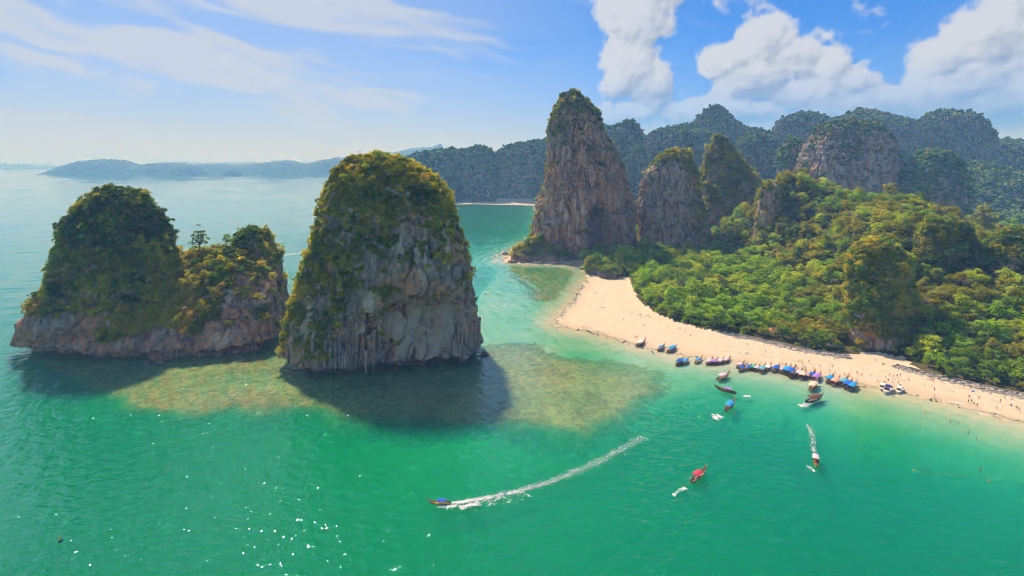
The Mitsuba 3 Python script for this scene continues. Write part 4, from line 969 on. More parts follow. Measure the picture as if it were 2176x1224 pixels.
for k, (p, q, cvs, aw, lab, hl) in enumerate(ROWB):
    a, b = at(*p), at(*q); Lw = np.linalg.norm(a - b)
    longtail(p, q, cv(cvs), aw, lab, hl, prow=['teak', 'pale_wood', 'dark_wood'][k % 3], rib=['red_plastic', 'orange_float', 'white_paint', None, 'yellow_float'][k % 5], sc=float(np.clip(Lw / 10.6, .82, 1.12)), cargo=['red_plastic', 'white_paint', None, 'navy_paint', None][k % 5] if k != 2 else 'red_plastic', z=.35 if k < 3 else 0.0, group='longtail boats moored along the beach')
G2 = None
longtail((1524.5, 808), (1548, 798.5), cv('lilac'), 'mid', 'longtail boat with lilac canopy and orange prow floating clear of the row', 1, prow='orange_float', rib='red_plastic', sc=1.05, group=G2)
longtail((1559, 836), (1526, 827), cv('purple'), 'short', 'dark longtail boat with bright purple canopy, bow pointing left', 0, prow='dark_wood', rib=None, sc=1.0, group=G2)
BLUE36 = longtail((1540, 876.5), (1562, 855), cv('azure'), 'mid', 'longtail boat with blue tarps and orange prow next to a white splash', 1, prow='orange_float', rib='orange_float', sc=1.12, cargo='red_plastic', group=G2)
BROWN = longtail((1710, 857), (1750, 845), cv('brown'), 'long', 'big brown wooden longtail boat with navy hull and foam at the stern', 4, prow='teak', rib='orange_float', sc=1.18, cargo='white_paint', group=G2)
RED38 = longtail((1469, 1027), (1500, 1001), cv('red'), 'short', 'tan longtail boat with red canopy, bow pointing to the upper right', 1, prow='pale_wood', rib=None, sc=1.05, group=G2)
NEAR39 = longtail((1731.8, 963), (1736, 1003.6), cv('pale lilac grey'), 'short', 'longtail boat with pale canopy and open brown deck heading towards the viewer', 3, prow='teak', rib='orange_float', sc=.98, group=G2)
FAST40 = longtail((960, 1071), (908, 1070), cv('royal blue'), 'short', 'longtail boat with blue canopy drawing a long white wake', 1, prow='pale_wood', rib=None, sc=.74, group=G2)
longtail((416, 478), (427, 478.5), cv('dark grey'), 'mid', 'tiny dark longtail boat far out behind the saddle islet', 0, prow='dark_wood', rib=None, sc=1.0)
longtail((47, 421), (53, 420), cv('dark grey'), 'mid', 'tiny longtail boat with a thin wake far out at the left edge', 0, prow='dark_wood', rib=None, sc=1.0)

# speed boats
def speed_boat(p, q, canvas, label, sc):
    a, b = at(*p), at(*q); yaw = math.atan2(b[1] - a[1], b[0] - a[0]); c = (a + b) / 2
    M = T().translate([float(c[0]), float(c[1]), 0.0]).rotate([0, 0, 1], math.degrees(yaw)).scale(sc)
    key = fresh('speed_boat'); put(key, None, label, 'speedboat', None)
    def add(k, mesh, mat, sm=40): scene[f'{key}__{k}'] = part(k, mesh, mat, M, sm)
    add('hull', SB['hull'], WHITE); add('stripe', SB['stripe'], 'navy_paint'); add('deck', SB['deck'], 'cream_wall'); add('windshield', SB['shield'], 'window_dark'); add('canopy', SB['top'], canvas); add('canopy_frame', SB['frame'], 'engine_grey')
    for k, m in enumerate(SB['engines']): add('outboard_engine' + ('' if not k else f'_{k:03d}'), m, 'engine_grey')
    for k, m in enumerate(SB['seats']): add('seat' + ('' if not k else f'_{k:03d}'), m, WHITE)


def sb_parts():
    n = 26; u = np.linspace(0, 1, n); x = -4 + 8.4 * u
    hb = 1.35 * np.interp(u, [0, .3, .6, .85, .96, 1], [.9, 1, .97, .62, .25, .03]); sh = .85 + .5 * u ** 2; kl = -.4 + .1 * u + 1.25 * np.clip((u - .7) / .3, 0, 1) ** 2
    def shell(ts, inset=0):
        rows = [np.stack([x, s * hb * a - s * inset, kl + (sh - kl) * t], 1) for s, lst in ((1, ts), (-1, ts[::-1])) for a, t in lst]
        return rows
    rows = shell([(1, 1), (.97, .6), (.8, .25), (.02, 0)]) ; rows2 = [np.stack([x, s * np.maximum(hb - .18, .01), sh - .02], 1) for s in (-1, 1)]; rows3 = [np.stack([x, s * np.maximum(hb - .2, .01), np.full(n, .3) + .35 * u], 1) for s in (-1, 1)]
    G = np.stack(rows + [rows2[0], rows3[0], rows3[1], rows2[1]], 1); m = G.shape[1]
    i, j = np.meshgrid(np.arange(n - 1), np.arange(m), indexing='ij'); a = i * m + j; b = i * m + (j + 1) % m
    f = np.vstack([np.stack([a, b, b + m], -1).reshape(-1, 3), np.stack([a, b + m, a + m], -1).reshape(-1, 3), [[0, k + 1, k] for k in range(1, m - 1)]])
    hull = trimesh.Trimesh(G.reshape(-1, 3), f, process=False)
    st = cat_([trimesh.Trimesh(*tube([x[k], s * (hb[k] * .99 + .02), kl[k] + (sh[k] - kl[k]) * .72], [x[k + 1], s * (hb[k + 1] * .99 + .02), kl[k + 1] + (sh[k + 1] - kl[k + 1]) * .72], .07, .07, 4), process=False) for s in (1, -1) for k in range(n - 2)])
    fd = u > .62
    V = np.vstack([np.stack([x[fd], hb[fd] - .05, sh[fd] + .02], 1), np.stack([x[fd], -hb[fd] + .05, sh[fd] + .02], 1)]); k = int(fd.sum()); q = np.arange(k - 1)
    deck = trimesh.Trimesh(V, np.vstack([np.stack([q, q + k, q + k + 1], 1), np.stack([q, q + k + 1, q + 1], 1)]), process=False)
    shield = union([hull_of([(1.2, -1.0, 1.1), (1.2, 1.0, 1.1), (.7, -.85, 1.75), (.7, .85, 1.75)], .05, 6)])
    top = union([hull_of([(-2.6, -1.05, 2.3), (-2.6, 1.05, 2.3), (.9, -1.0, 2.35), (.9, 1.0, 2.35), (-.8, 0, 2.5)], .06, 8)])
    frame = cat_([trimesh.Trimesh(*tube([xx, s * 1.05, .9], [xx, s * .98, 2.3], .04, .04, 5), process=False) for xx in (-2.4, -.8, .7) for s in (1, -1)])
    eng = [union([hull_of([(-4.35, y - .16, .9), (-4.0, y + .16, .9), (-4.3, y, 1.35)], .12, 8), *chain([((-4.3, y, .9), .1), ((-4.3, y, -.3), .08)])]) for y in (-.45, .45)]
    seats = [union([hull_of([(xx - .5, s * .75 - .25, .55), (xx + .5, s * .75 + .25, .75)], .1, 6)]) for xx in (-2.0, -.4) for s in (1, -1)]
    return dict(hull=hull, stripe=st, deck=deck, shield=shield, top=top, frame=frame, engines=eng, seats=seats)


SB = sb_parts()
speed_boat((1882, 820), (1869, 832), WHITE, 'white speedboat with white roof, leftmost of the three speedboats', 1.0)
speed_boat((1895.5, 826.5), (1877.5, 839), cv('navy'), 'white speedboat with dark navy canopy, middle one of the three', 1.2)
speed_boat((1917, 826), (1906, 839), WHITE, 'white speedboat with white roof, rightmost of the three and nearest the right', 1.0)

# ------------------------------------------------------------------ people
def person_meshes(pose):
    """One continuous body about 1.7 m tall, facing +x, feet (or seat) on z = 0; clothes and hair follow it."""
    stride = {'walk': .26, 'stand': .05, 'wade': .12}.get(pose, 0)
    if pose == 'sit':
        hip = .14; J = dict(hipL=(0, .10, hip), hipR=(0, -.10, hip), kneeL=(.38, .13, .42), kneeR=(.36, -.14, .40), ankL=(.62, .12, .07), ankR=(.60, -.13, .07), chest=(-.14, 0, .52), neck=(-.15, 0, .70), head=(-.12, 0, .84))
        arms = [[(-.15, .20, .62), (-.26, .28, .36), (-.30, .30, .08)], [(-.15, -.20, .62), (.05, -.26, .46), (.28, -.16, .48)]]
    elif pose == 'lie':
        J = dict(hipL=(0, .1, .12), hipR=(0, -.1, .12), kneeL=(.42, .13, .11), kneeR=(.40, -.12, .22), ankL=(.82, .12, .06), ankR=(.70, -.12, .06), chest=(-.38, 0, .13), neck=(-.58, 0, .13), head=(-.74, 0, .14))
        arms = [[(-.5, .2, .12), (-.3, .34, .08), (-.08, .36, .06)], [(-.5, -.2, .12), (-.72, -.34, .10), (-.86, -.16, .09)]]
    else:
        s = stride
        J = dict(hipL=(0, .09, .88), hipR=(0, -.09, .88), kneeL=(s * .62, .10, .48), kneeR=(-s * .30, -.10, .48), ankL=(s, .10, .08), ankR=(-s * 1.1, -.10, .10), chest=(.0, 0, 1.22), neck=(0, 0, 1.46), head=(.02, 0, 1.60))
        arms = [[(0, .20, 1.38), (-s * .5 - .02, .25, 1.10), (-s * .35 + .04, .24, .84)], [(0, -.20, 1.38), (s * .5 - .02, -.25, 1.10), (s * .8 + .06, -.23, .86)]]
    j = {k: np.array(v) for k, v in J.items()}
    hipc = (j['hipL'] + j['hipR']) / 2; up = (j['neck'] - hipc); up = up / np.linalg.norm(up); side = np.array([0, 1.0, 0]); fwd = np.cross(side, up)
    ms = [m3.Manifold.batch_hull([m3.Manifold.sphere(.115, 10).translate(list(map(float, q))) for q in (j['hipL'], j['hipR'], hipc + up * .16 + side * .06, hipc + up * .16 - side * .06)]),
          m3.Manifold.batch_hull([m3.Manifold.sphere(.10, 10).translate(list(map(float, q))) for q in (hipc + up * .14 + side * .06, hipc + up * .14 - side * .06, j['chest'] + side * .10, j['chest'] - side * .10, j['chest'] + up * .13 + side * .10, j['chest'] + up * .13 - side * .10)])]
    ms += chain([(j['chest'] + up * .14, .09), (j['neck'], .055), (j['head'], .06)])
    ms.append(hull_of([j['head'] + up * .05, j['head'] - up * .03 + fwd * .02], .095, 10)); ms.append(hull_of([j['head'] + fwd * .095, j['head'] + fwd * .10 - up * .03], .018, 6))
    for s_ in (1, -1): ms.append(hull_of([j['head'] + side * s_ * .098, j['head'] + side * s_ * .095 - up * .03], .018, 6))
    for sd in 'LR':
        k, a, h = j['knee' + sd], j['ank' + sd], j['hip' + sd]
        toe = a + (np.array([.17, 0, -.035]) if pose != 'lie' else np.array([.03, 0, .17]))
        ms += chain([(h, .10), (k, .062), (k + (a - k) * .35, .06), (a, .04)]); ms += chain([(a + [0, 0, -.02], .045), (toe, .032)])
    for e, (sh, el, wr) in zip((1, -1), arms):
        sh, el, wr = map(np.array, (sh, el, wr))
        ms += chain([(j['chest'] + up * .13 + side * e * .09, .085), (sh, .065), (el, .042), (wr, .03)])
        d = (wr - el) / np.linalg.norm(wr - el); ax = np.cross(d, [0.0, 1, 0]); ax /= np.linalg.norm(ax) + 1e-9
        pal = wr + d * .09
        ms.append(hull_of([wr + d * .02, pal + ax * .028, pal - ax * .028], .016, 6))
        for f_ in range(4):
            b0 = pal + ax * (.03 - .02 * f_); ln = (.062, .072, .068, .05)[f_]
            ms += chain([(b0, .009), (b0 + d * ln * .6, .0085), (b0 + d * ln + np.array([0, -e * .018, 0]), .007)], 5)
        ms += chain([(wr + d * .04 + ax * .025, .011), (wr + d * .075 + ax * .06, .009), (wr + d * .105 + ax * .065, .008)], 5)
    body = union(ms)
    shorts = union([m3.Manifold.batch_hull([m3.Manifold.sphere(.128, 10).translate(list(map(float, q))) for q in (j['hipL'], j['hipR'], hipc + up * .10)])] + [x for sd in 'LR' for x in chain([(j['hip' + sd], .115), (j['hip' + sd] + (j['knee' + sd] - j['hip' + sd]) * .55, .092)])])
    shirt = union([m3.Manifold.batch_hull([m3.Manifold.sphere(.118, 10).translate(list(map(float, q))) for q in (hipc + up * .10 + side * .06, hipc + up * .10 - side * .06, j['chest'] + up * .11 + side * .10, j['chest'] + up * .11 - side * .10)])] + [x for sh, el, wr in arms for x in chain([(np.array(sh), .078), (np.array(sh) + (np.array(el) - np.array(sh)) * .55, .066)])])
    hair = hull_of([j['head'] + up * .075 - fwd * .012, j['head'] + up * .02 - fwd * .045], .09, 10)
    return dict(body=body, shorts=shorts, shirt=shirt, hair=hair)


BODY = {k: person_meshes(k) for k in ('stand', 'walk', 'sit', 'lie')}
for k, c in {'black': (.02, .02, .025), 'blue': (.03, .12, .42), 'red': (.5, .04, .05), 'orange': (.85, .33, .03), 'white': (.75, .75, .73), 'green': (.06, .25, .1), 'pink': (.65, .2, .28), 'dark blue': (.02, .035, .12)}.items(): paint('cloth_' + k.replace(' ', '_'), c, .85, .1)
PEOPLE = []
PR = np.random.default_rng(17)


def person(p, pose, shorts, shirt, where, yaw=None, M=None):
    key = fresh('person'); p = [float(v) for v in p]
    yaw = PR.uniform(0, 360) if yaw is None else yaw
    M = M or T().translate(p).rotate([0, 0, 1], yaw)
    skin = PR.choice(['skin_tan', 'skin_pale'])
    m = BODY[pose]
    scene[key + '__body'] = part('body', m['body'], skin, M, 50); scene[key + '__hair'] = part('hair', m['hair'], 'hair_dark', M, 50)
    scene[key + '__shorts'] = part('shorts', m['shorts'], 'cloth_' + shorts.replace(' ', '_'), M, 50)
    if shirt: scene[key + '__shirt'] = part('shirt', m['shirt'], 'cloth_' + shirt.replace(' ', '_'), M, 50)
    PEOPLE.append((key, pose, shorts, shirt, where, p))


SPIT = [(1249, 655, 's'), (1322, 653, 's'), (1333, 661, 'i'), (1342, 667, 'i'), (1345, 662, 'i'), (1359, 671, 's'), (1361, 671, 's'), (1364, 676, 's'), (1370, 674, 'i'), (1375, 673, 's'), (1378, 673, 's'), (1383, 675, 'l'), (1325, 680, 'i'), (1240, 698, 's'), (1246, 699, 's'), (1257, 699, 's'), (1349, 694, 's'), (1366, 694, 's'), (1370, 693.5, 's'), (1420, 695, 'i'), (1442, 700, 's'), (1445, 700, 's'), (1457, 706, 's'), (1467, 715, 's'), (1254, 614, 's')]
MIDDLE = [(1588, 735, 's'), (1585, 754, 's'), (1589, 754, 's'), (1626, 748, 's'), (1657, 776, 's'), (1663, 774, 's'), (1668.5, 777, 's'), (1671, 777, 's'), (1681, 777, 's'), (1691, 780, 's'), (1692.6, 781.5, 's'), (1697.5, 770.5, 's'), (1703, 769.5, 's'), (1705, 774, 's'), (1719, 771, 's'), (1742, 779.5, 's'), (1764.5, 779.5, 's'), (1769.5, 780.5, 's'), (1762, 790.5, 's'), (1776, 794.5, 's'), (1711, 784, 's'), (1706, 782, 's'), (1728.5, 786, 's')]
CRAGP = [(1795, 799, 's'), (1803, 799.5, 's'), (1806.3, 799.5, 's'), (1821, 794.5, 's'), (1831.5, 799.5, 's'), (1850.6, 799.5, 's'), (1860, 767.5, 's'), (1875.3, 774.5, 'i'), (1878, 774.5, 'i'), (1865, 812, 's'), (1882.3, 805.5, 's'), (1887.6, 810.5, 's'), (1879, 814.5, 's'), (1882.8, 817, 's'), (1890.6, 799, 's'), (1897, 815.5, 's'), (1899.3, 802.3, 's'), (1906.7, 801.5, 's'), (1913.3, 800.5, 's'), (1909, 816, 's'), (1913.5, 822, 's'), (1931.2, 810.5, 's')]
RIGHTP = [(1966, 819.5, 's'), (1986, 830.5, 's'), (1986.5, 845.5, 's'), (1974.3, 808, 'o'), (1977.5, 808.5, 'o'), (1983.5, 813, 'o'), (1997.3, 811.5, 's'), (2048.5, 823.5, 's'), (2059.5, 846, 's'), (2058, 855.5, 's'), (2064.5, 855, 's'), (2069.5, 861, 's'), (2077, 864, 's'), (2080.5, 848.5, 's'), (2126.5, 855, 's'), (2135.5, 848.5, 's'), (2118, 870, 's'), (2149, 864.5, 's'), (2160.7, 869.5, 's'), (2165.5, 873, 's'), (2069, 824, 'l'), (2074, 828, 'l')]
for where, lst in (('on the sand spit', SPIT), ('behind the moored boats', MIDDLE), ('between crag and speedboats', CRAGP), ('at the right beach end', RIGHTP)):
    for a, b, c in lst:
        g = at(a, b, .8); z = max(float(height(g[0], g[1])[0]), -.5); g = at(a, b, z); g[2] = z - .02
        if c == 'o': person(g, 'stand', 'orange', 'orange', where)
        elif c in 'il': person(g, {'i': 'sit', 'l': 'lie'}[c], PR.choice(['black', 'blue', 'red', 'dark blue']), PR.choice([None, 'black', 'white']), where)
        else:
            blue = (a, b) == (1860, 767.5)
            person(g, 'walk' if PR.uniform() < .55 else 'stand', 'black' if blue else PR.choice(['black', 'black', 'dark blue', 'red', 'black']), 'white' if blue else PR.choice([None, 'black', 'dark blue', None, 'red', 'black']), where)
for a, b in [(2019, 896), (2037, 899), (2051, 918), (2057.5, 919), (1898, 843), (2075, 932), (2083, 997), (1137, 728)]:
    g = at(a, b); person([g[0], g[1], -.95], 'stand', 'black', PR.choice([None, 'red']), 'wading off the right beach end' if a > 1800 and a != 1898 else 'wading beside the rightmost speedboat' if a == 1898 else 'wading in the shallows left of the spit')


def aboard(bk, x, y, pose, sh, st, z=.3, yaw=0):
    key, M, by, c = next(b for b in BOATS if b[0] == bk)
    person([c[0], c[1], 0], pose, sh, st, 'aboard the ' + ABOARD[bk], M=M @ T().translate([x, y, z]).rotate([0, 0, 1], yaw))


ABOARD = {BLUE36: 'boat with blue tarps', FAST40: 'boat with the long wake', RED38: 'boat with red canopy', NEAR39: 'boat heading towards the viewer', BROWN: 'big brown boat'}
for x, y, st in ((2.2, .3, 'white'), (2.9, -.3, 'red'), (3.5, .2, 'black'), (-3.2, .4, 'orange'), (1.6, -.4, 'blue')): aboard(BLUE36, x, y, 'sit', 'black', st, .5)
aboard(BLUE36, -3.7, -.2, 'stand', 'dark blue', 'orange'); aboard(FAST40, -3.6, 0, 'stand', 'black', 'black'); aboard(RED38, -3.6, 0, 'stand', 'black', 'red'); aboard(RED38, -2.9, .5, 'sit', 'black', 'white', .5); aboard(NEAR39, -3.5, 0, 'stand', 'black', 'dark blue'); aboard(NEAR39, 3.2, .1, 'sit', 'red', 'red', .6); aboard(BROWN, -3.6, 0, 'stand', 'black', 'white')

ORD = ['first', 'second', 'third', 'fourth', 'fifth', 'sixth', 'seventh', 'eighth', 'ninth', 'tenth', 'eleventh', 'twelfth']
def order_labels(items, cat, group=None):
    """items: (key, text, point): alike texts get their place from the left."""
    by = {}
    for k, t, p in items: by.setdefault(t, []).append((p[0] / p[1], k))
    for t, l in by.items():
        l.sort()
        for i, (_, k) in enumerate(l):
            put(k, None, t if len(l) == 1 else f'{t}, {ORD[i] if i < 12 else str(i + 1) + "th"} from left', cat, group)


def looks(pose, sh, st):
    who = {'stand': 'standing', 'walk': 'walking', 'sit': 'sitting', 'lie': 'lying'}[pose]
    return f'person {who} in {st} shirt' if st and st != 'orange' else f'person {who} in orange clothes' if st == 'orange' else f'bare-chested person {who} in {sh} shorts'


order_labels([(k, f'{looks(po, sh, st)} {wh}', p) for k, po, sh, st, wh, p in PEOPLE], 'person', None)

# ------------------------------------------------------------------ floats, kayaks, mats, chairs
FLOAT = union([m3.Manifold.sphere(.15, 12), *chain([((0, 0, .13), .04), ((0, 0, .22), .04)], 8)])
BIGF = union([m3.Manifold.sphere(.36, 16), *chain([((0, 0, .32), .08), ((0, 0, .55), .06)], 8)])
def line_of(pix, n, key, label, mat, group, mesh=FLOAT, sc=1.0):
    g = shapely.LineString([at(a, b)[:2] for a, b in pix])
    for q in shapely.get_coordinates(shapely.line_interpolate_point(g, np.linspace(0, g.length, n))):
        k = fresh(key); put(k, part('float', mesh, mat, T().translate([float(q[0]) + PR.normal(0, .15), float(q[1]) + PR.normal(0, .15), .08]).scale(sc), 50), label, 'float', group)


line_of([(1964, 862), (1965, 876), (1960, 910), (1955, 950), (1947, 985), (1943, 1000)], 20, 'rope_float', 'small orange float on the rope running out from the beach', 'orange_float', 'floats of the rope running out from the beach')
line_of([(1952, 1002), (1975, 1004), (2000, 1007), (2030, 1009), (2065, 1011), (2100, 1017), (2140, 1020), (2176, 1024)], 24, 'rope_float', 'small orange float on the seaward rope parallel to the beach', 'orange_float', 'floats of the seaward rope')
line_of([(1780, 887), (1794, 879), (1804.6, 873), (1809, 868), (1830, 860)], 9, 'rope_float', 'tiny yellow float on the short rope right of the brown boat', 'yellow_float', 'floats of the short rope', sc=.7)
for a, b, m_, lab in [(1943, 1000, 'orange_float', 'larger orange buoy at the corner where the two float ropes meet'), (2084, 997, 'orange_float', 'larger orange buoy inside the roped swimming area'), (2101, 1022, 'orange_float', 'larger orange buoy on the seaward rope'), (1964, 876, 'orange_float', 'larger orange buoy on the rope close to the beach'), (1540, 822, 'yellow_float', 'yellow buoy beside the boat with the purple canopy')]:
    k = fresh('buoy'); put(k, part('buoy', BIGF, m_, T().translate([float(v) for v in at(a, b)]).scale(1.0 if m_ != 'yellow_float' else .7), 50), lab, 'buoy')
k = fresh('buoy'); put(k, None, 'yellow green marker buoy with a dark base near the lower left corner', 'buoy')
Mb = T().translate([float(v) for v in at(127, 1150)])
scene[k + '__base'] = part('base', union([hull_of([(0, 0, .1), (.5, .3, .1), (.3, -.4, .1)], .35, 10)]), 'navy_paint', Mb, 50)
scene[k + '__marker'] = part('marker', union(chain([((0, 0, .3), .28), ((-.15, 0, 1.1), .3), ((-.3, 0, 1.7), .12)], 10)), 'yellow_float', Mb, 50)
KAYAK = hull_of([(-1.9, 0, .22), (1.9, 0, .22), (-1, .3, .12), (1, .3, .12), (-1, -.3, .12), (1, -.3, .12)], .09, 10) - m3.Manifold.cube([1.4, .42, .3], True).translate([0, 0, .3])
for a, b, yw, lab in [(1351.6, 715, 35, 'red kayak on the sand above the leftmost beached boat'), (1281, 654, 5, 'red kayak lying alone in the middle of the sand spit'), (1263, 620, 0, 'red kayak near the left shore of the sand spit')]:
    g = at(a, b, .9); g[2] = float(height(g[0], g[1])[0]) + .03
    k = fresh('kayak'); put(k, part('kayak', KAYAK, 'red_plastic', T().translate([float(v) for v in g]).rotate([0, 0, 1], yw), 40), lab, 'kayak')
MAT = union([hull_of([(-.9, -.45, .03), (.9, .45, .03), (-.9, .45, .03), (.9, -.45, .03)], .03, 6), hull_of([(-.85, -.3, .1), (-.85, .3, .1)], .07, 6)])
for a, b, c, lab in [(2072, 822.5, 'blue', 'blue beach mat close to the right sea wall'), (2068, 831.5, 'blue', 'blue beach mat, left one of the lower row near the right sea wall'), (2073.5, 829, 'white', 'pale beach mat in the lower row near the right sea wall'), (2066, 822, 'black', 'dark beach mat near the right sea wall'), (2090, 825, 'pink', 'pink beach mat near the right sea wall')]:
    g = at(a, b, 1.0); g[2] = float(height(g[0], g[1])[0]) + .02
    k = fresh('beach_mat'); put(k, part('mat', MAT, 'cloth_' + c, T().translate([float(v) for v in g]).rotate([0, 0, 1], 40).scale(1.2), 40), lab, 'beach mat')
CHAIR = [('seat', box(-.3, .9, -.32, .32, .34, .42)), ('backrest', union([hull_of([(-.3, -.3, .42), (-.3, .3, .42), (-.75, -.3, 1.05), (-.75, .3, 1.05)], .035, 6)])), ('leg', box(-.28, -.22, -.3, -.24, 0, .34)), ('leg_001', box(.8, .86, -.3, -.24, 0, .34)), ('leg_002', box(-.28, -.22, .24, .3, 0, .34)), ('leg_003', box(.8, .86, .24, .3, 0, .34))]
for i in range(18):
    a, b = (2013 + i * 3.6, 793 + i * .95) if i < 10 else (2098 + (i - 10) * 2.6, 806 + (i - 10) * 1.4)
    g = at(a, b, 3.2)
    k = fresh('beach_chair'); put(k, None, 'pale beach chair in the left row behind the right sea wall' if i < 10 else 'pale beach chair in the right row behind the right sea wall', 'beach chair', 'left row of beach chairs' if i < 10 else 'right row of beach chairs')
    for nm, m_ in CHAIR: scene[f'{k}__{nm}'] = part(nm, m_, 'pale_wood', T().translate([float(g[0]), float(g[1]), float(height(g[0], g[1])[0])]).rotate([0, 0, 1], -110).scale(1.05))

# ------------------------------------------------------------------ foam
FR = np.random.default_rng(41)


def foam(key, pix, width, dens, label, curl=.5, sizes=(.12, .45), fadep=1.0):
    """Scraps and threads of foam lying on the waves along a path; dens and width run from start to end."""
    pts = np.array([at(a, b)[:2] for a, b in pix]); g = shapely.LineString(pts)
    Vs, Fs, o = [], [], 0
    n = int(g.length * dens)
    for k in range(n):
        u = FR.uniform() ** fadep
        c = shapely.get_coordinates(shapely.line_interpolate_point(g, u * g.length))[0]
        d = shapely.get_coordinates(shapely.line_interpolate_point(g, min(u * g.length + .5, g.length)))[0] - shapely.get_coordinates(shapely.line_interpolate_point(g, max(u * g.length - .5, 0)))[0]
        d /= np.linalg.norm(d) + 1e-9; nrm = np.array([-d[1], d[0]])
        w = np.interp(u, np.linspace(0, 1, len(width)), width)
        off = FR.normal(0, .42) * w
        p = c + nrm * off
        L_, B_2 = FR.uniform(*sizes) * FR.choice([1, 1, 2.6]), FR.uniform(*sizes) * .45
        a = math.atan2(d[1], d[0]) + FR.normal(0, curl * 1.4)
        m_ = 7; t = np.arange(m_) * 2 * np.pi / m_
        r = FR.uniform(.6, 1.25, m_)
        x, y = np.cos(t) * r * L_, np.sin(t) * r * B_2 + .35 * L_ * np.cos(t * .5 + FR.uniform(0, 6)) * FR.choice([-1, 1])
        ring = np.stack([p[0] + x * math.cos(a) - y * math.sin(a), p[1] + x * math.sin(a) + y * math.cos(a)], 1)
        z = .10
        Vs.append(np.vstack([np.c_[ring, np.full(m_, z - .08)], np.c_[ring.mean(0) + (ring - ring.mean(0)) * .6, np.full(m_, z + .05)]]))
        i = np.arange(m_); j = (i + 1) % m_
        Fs.append(np.vstack([np.stack([i, j, j + m_], 1), np.stack([i, j + m_, i + m_], 1), [[m_, m_ + q, m_ + q + 1] for q in range(1, m_ - 1)]]) + o); o += 2 * m_
    put(key, mikit.ply((np.vstack(Vs), np.vstack(Fs)), 'foam_look'), label, 'foam', kind='stuff')


WAKE = [(962, 1070), (1000, 1064), (1050, 1055), (1100, 1044), (1150, 1030), (1200, 1012), (1250, 991), (1300, 967), (1340, 944), (1366, 928)]
foam('wake_foam', WAKE, [.7, 1.3, 1.7, 2.0, 2.2, 2.6, 3.0, 3.2, 3.2, 3.0], 30, 'long curved white wake behind the boat with the blue canopy', .35, (.08, .28), 1.9)
foam('wake_edge_foam', [(958, 1075), (990, 1073), (1060, 1063), (1120, 1046)], [1.0, 3.5, 4.5, 5], 7, 'scraps of foam along the edges of the long wake', .8, (.1, .4))
foam('wake_edge_foam_001', [(930, 1077), (950, 1077), (985, 1077), (1020, 1070)], [.5, .7, .9, 1.4], 14, 'foam along the near side of the boat with the long wake', .6)
foam('splash_foam', [(1517, 889), (1523, 886), (1530, 883)], [2.4, 3.0, 1.6], 20, 'white splash behind the boat with blue tarps', 1.2, (.2, .6))
foam('stern_foam', [(1701, 864), (1709, 860), (1722, 858)], [1.2, 2.8, 1.2], 14, 'white foam at the stern of the big brown boat', .8, (.2, .55))
foam('trail_foam', [(1731, 960), (1729, 950), (1727, 938), (1725, 925), (1722, 912), (1717, 902)], [.8, 1.8, 1.5, 2.0, 1.3, 2.0], 9, 'broken foam trail behind the boat heading towards the viewer', .9, (.1, .32))
foam('bow_foam', [(1716, 990), (1724, 994), (1731, 1003)], [1.0, 1.0, .5], 7, 'bow wave foam of the boat heading towards the viewer', .7)
foam('trail_foam_001', [(1430, 1053), (1441, 1044), (1456, 1035)], [.8, .7, .4], 7, 'short foam trail behind the boat with the red canopy', .8)
foam('ring_foam', [(1582, 843), (1588, 841), (1594, 843)], [.5, .6, .4], 34, 'small curl of foam right of the boat with the purple canopy', 1.0)
foam('shore_foam', [(2012, 849), (2030, 855), (2049, 860)], [.35, .5, .3], 60, 'thin breaking wave on the right part of the beach', .3, (.2, .6))
foam('shore_foam_001', [(1243, 606), (1224, 640), (1203, 663), (1187, 683)], [.4, .5, .5, .4], 9, 'broken white edge of the water on the left side of the sand spit', .5, (.15, .45))
foam('far_wake_foam', [(598, 543), (620, 540), (643, 537)], [1.2, 1.6, 1.0], 20, 'white wake seen between the two islets', .3, (.4, 1.2))
foam('far_wake_foam_001', [(0, 427), (25, 424), (46, 421)], [1.5, 1.5, .8], 5, 'thin wake of the tiny boat at the left edge', .2, (.5, 1.6))
foam('far_wake_foam_002', [(130, 389), (170, 387), (206, 385)], [2.5, 2.5, 1.5], 2.5, 'faint wake line far out on the left', .2, (.8, 2.4))
foam('rock_foam', [(1073, 552), (1082, 553), (1092, 551)], [.6, .8, .6], 4, 'foam around the rocks of the headland foot', .8, (.3, .8))

# ------------------------------------------------------------------ single trees
def crown_at(px, py, Y, rock):
    V = np.vstack([m.vertices for m in ROCKS[rock]]); x = (px - PX0) / F * Y
    c = V[(np.abs(V[:, 0] - x) < 2.5) & (np.abs(V[:, 1] - Y) < 8)]
    return np.array([x, Y, c[:, 2].max() if len(c) else 0.0])


def lone(grp, p, h, wide, label, cat='tree'):
    k = fresh('tree'); scene[k] = place(grp, p, h * wide, PR.uniform(0, 360), h); put(k, None, label, cat)


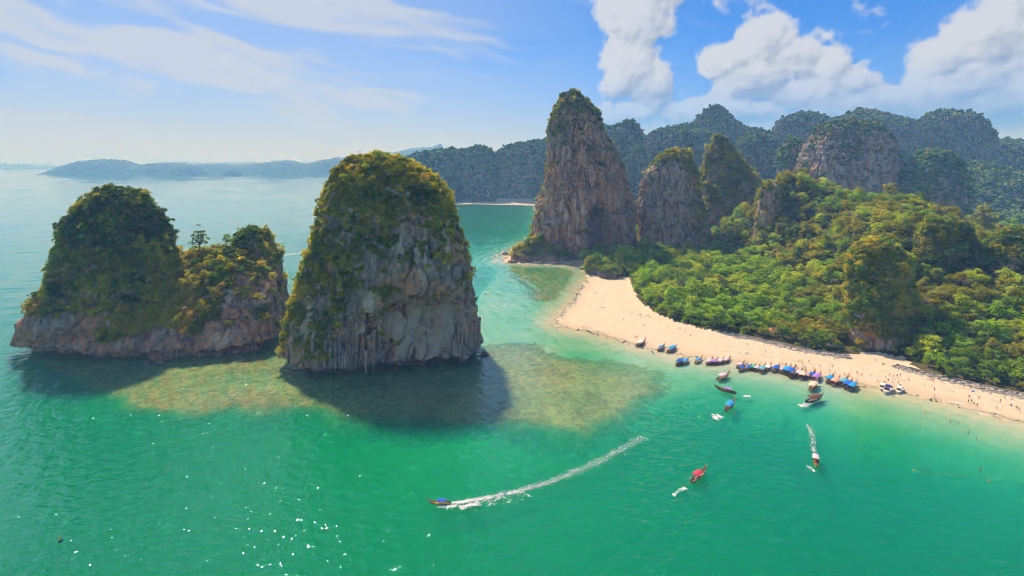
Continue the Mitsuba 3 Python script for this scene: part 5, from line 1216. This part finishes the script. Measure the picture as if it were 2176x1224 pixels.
lone(tree_group('layered', 'dark', 0), crown_at(425, 520, 366, SAD) - [0, 0, 1], 18, .8, 'tall dark tree with tiered branches standing up from the saddle of the left islet')
lone(tree_group('layered', 'mid', 1), crown_at(481, 550, 372, SAD) - [0, 0, 1], 11, .8, 'smaller tree on the right slope of the saddle of the left islet')
lone(tree_group('bare', 'mid', 1), on(1988, 662, 352), 15, 1.3, 'leafless pale tree on the right flank of the vine-hung beach crag')
lone(tree_group('bare', 'mid', 0), at(1636, 672, 5), 14, .5, 'bare grey trunk rising from the grove above the sea wall')
SADV = ROCKS[SAD][2]; SADW = ROCKS[SAD][0]
tk = 0
for m_, n_ in ((SADV, 46), (SADW, 16)):
    ok = np.nonzero((m_.face_normals[:, 2] > .22) & (m_.face_normals[:, 1] < .35) & (m_.triangles_center[:, 2] > 16) & (m_.triangles_center[:, 2] < 72))[0]
    w = m_.area_faces[ok]; fi = PR.choice(ok, n_, p=w / w.sum(), replace=False)
    for f_ in fi:
        p = m_.triangles_center[f_]; h = PR.uniform(4.5, 8.5)
        BIG.append((h / p[1] * 1.5, tree_group(PR.choice(['round', 'round', 'spreading', 'layered']), tn := PR.choice(['mid', 'olive', 'dark', 'fresh', 'golden']), int(PR.integers(3))), p - [0, 0, .8], h * 1.05, PR.uniform(0, 360), h, 'round', tn, 'islet'))
for i, (a, b, h) in enumerate([(2052, 755, 12), (2125, 748, 13), (2160, 742, 12), (2140, 772, 11), (2094, 700, 13), (1990, 655, 14), (2030, 742, 13), (2172, 700, 15)]):
    g = at(a, b + 28, 6); g[2] = float(height(g[0], g[1])[0]) - .2
    k = fresh('palm_tree'); scene[k] = place(palm_group(i % 3), g, h, PR.uniform(0, 360)); put(k, None, 'coconut palm rising from the wood behind the right sea wall' + f', {ORD[i]} of eight', 'palm tree')

# ------------------------------------------------------------------ the largest trees one by one, the rest as the forest
BIG.sort(key=lambda b: -b[0])
WHAT = {'olive': 'olive green', 'golden': 'yellowish', 'dark': 'dark green', 'fresh': 'bright green', 'mid': 'green', 'lime': 'lime green', 'brown': 'brownish', 'dry': 'straw coloured'}
SHAPE = {'round': 'round', 'spreading': 'wide', 'tall': 'slender', 'layered': 'tiered', 'bare': 'leafless'}
PLACE = {'hill': 'on the forested hill', 'grove': 'behind the sand spit', 'bungalow': 'among the bungalows', 'right': 'behind the right sea wall', 'islet': 'on the saddle-backed left islet'}
named = []
for i, (ap, grp, p, s, yaw, h, form, tn, zn) in enumerate(BIG):
    if i < 290:
        k = fresh('tree'); scene[k] = place(grp, p, s, yaw, h)
        named.append((k, (f'{SHAPE[form]} {WHAT[tn]} tree' if form != 'bare' else 'leafless tree') + f' {PLACE[zn]}', p))
    else:
        scene[f'forest__{i:05d}'] = place(grp, p, s, yaw, h)
order_labels(named, 'tree')
put('forest', None, 'mixed green and olive forest climbing the hill behind the beach', 'forest', kind='stuff')
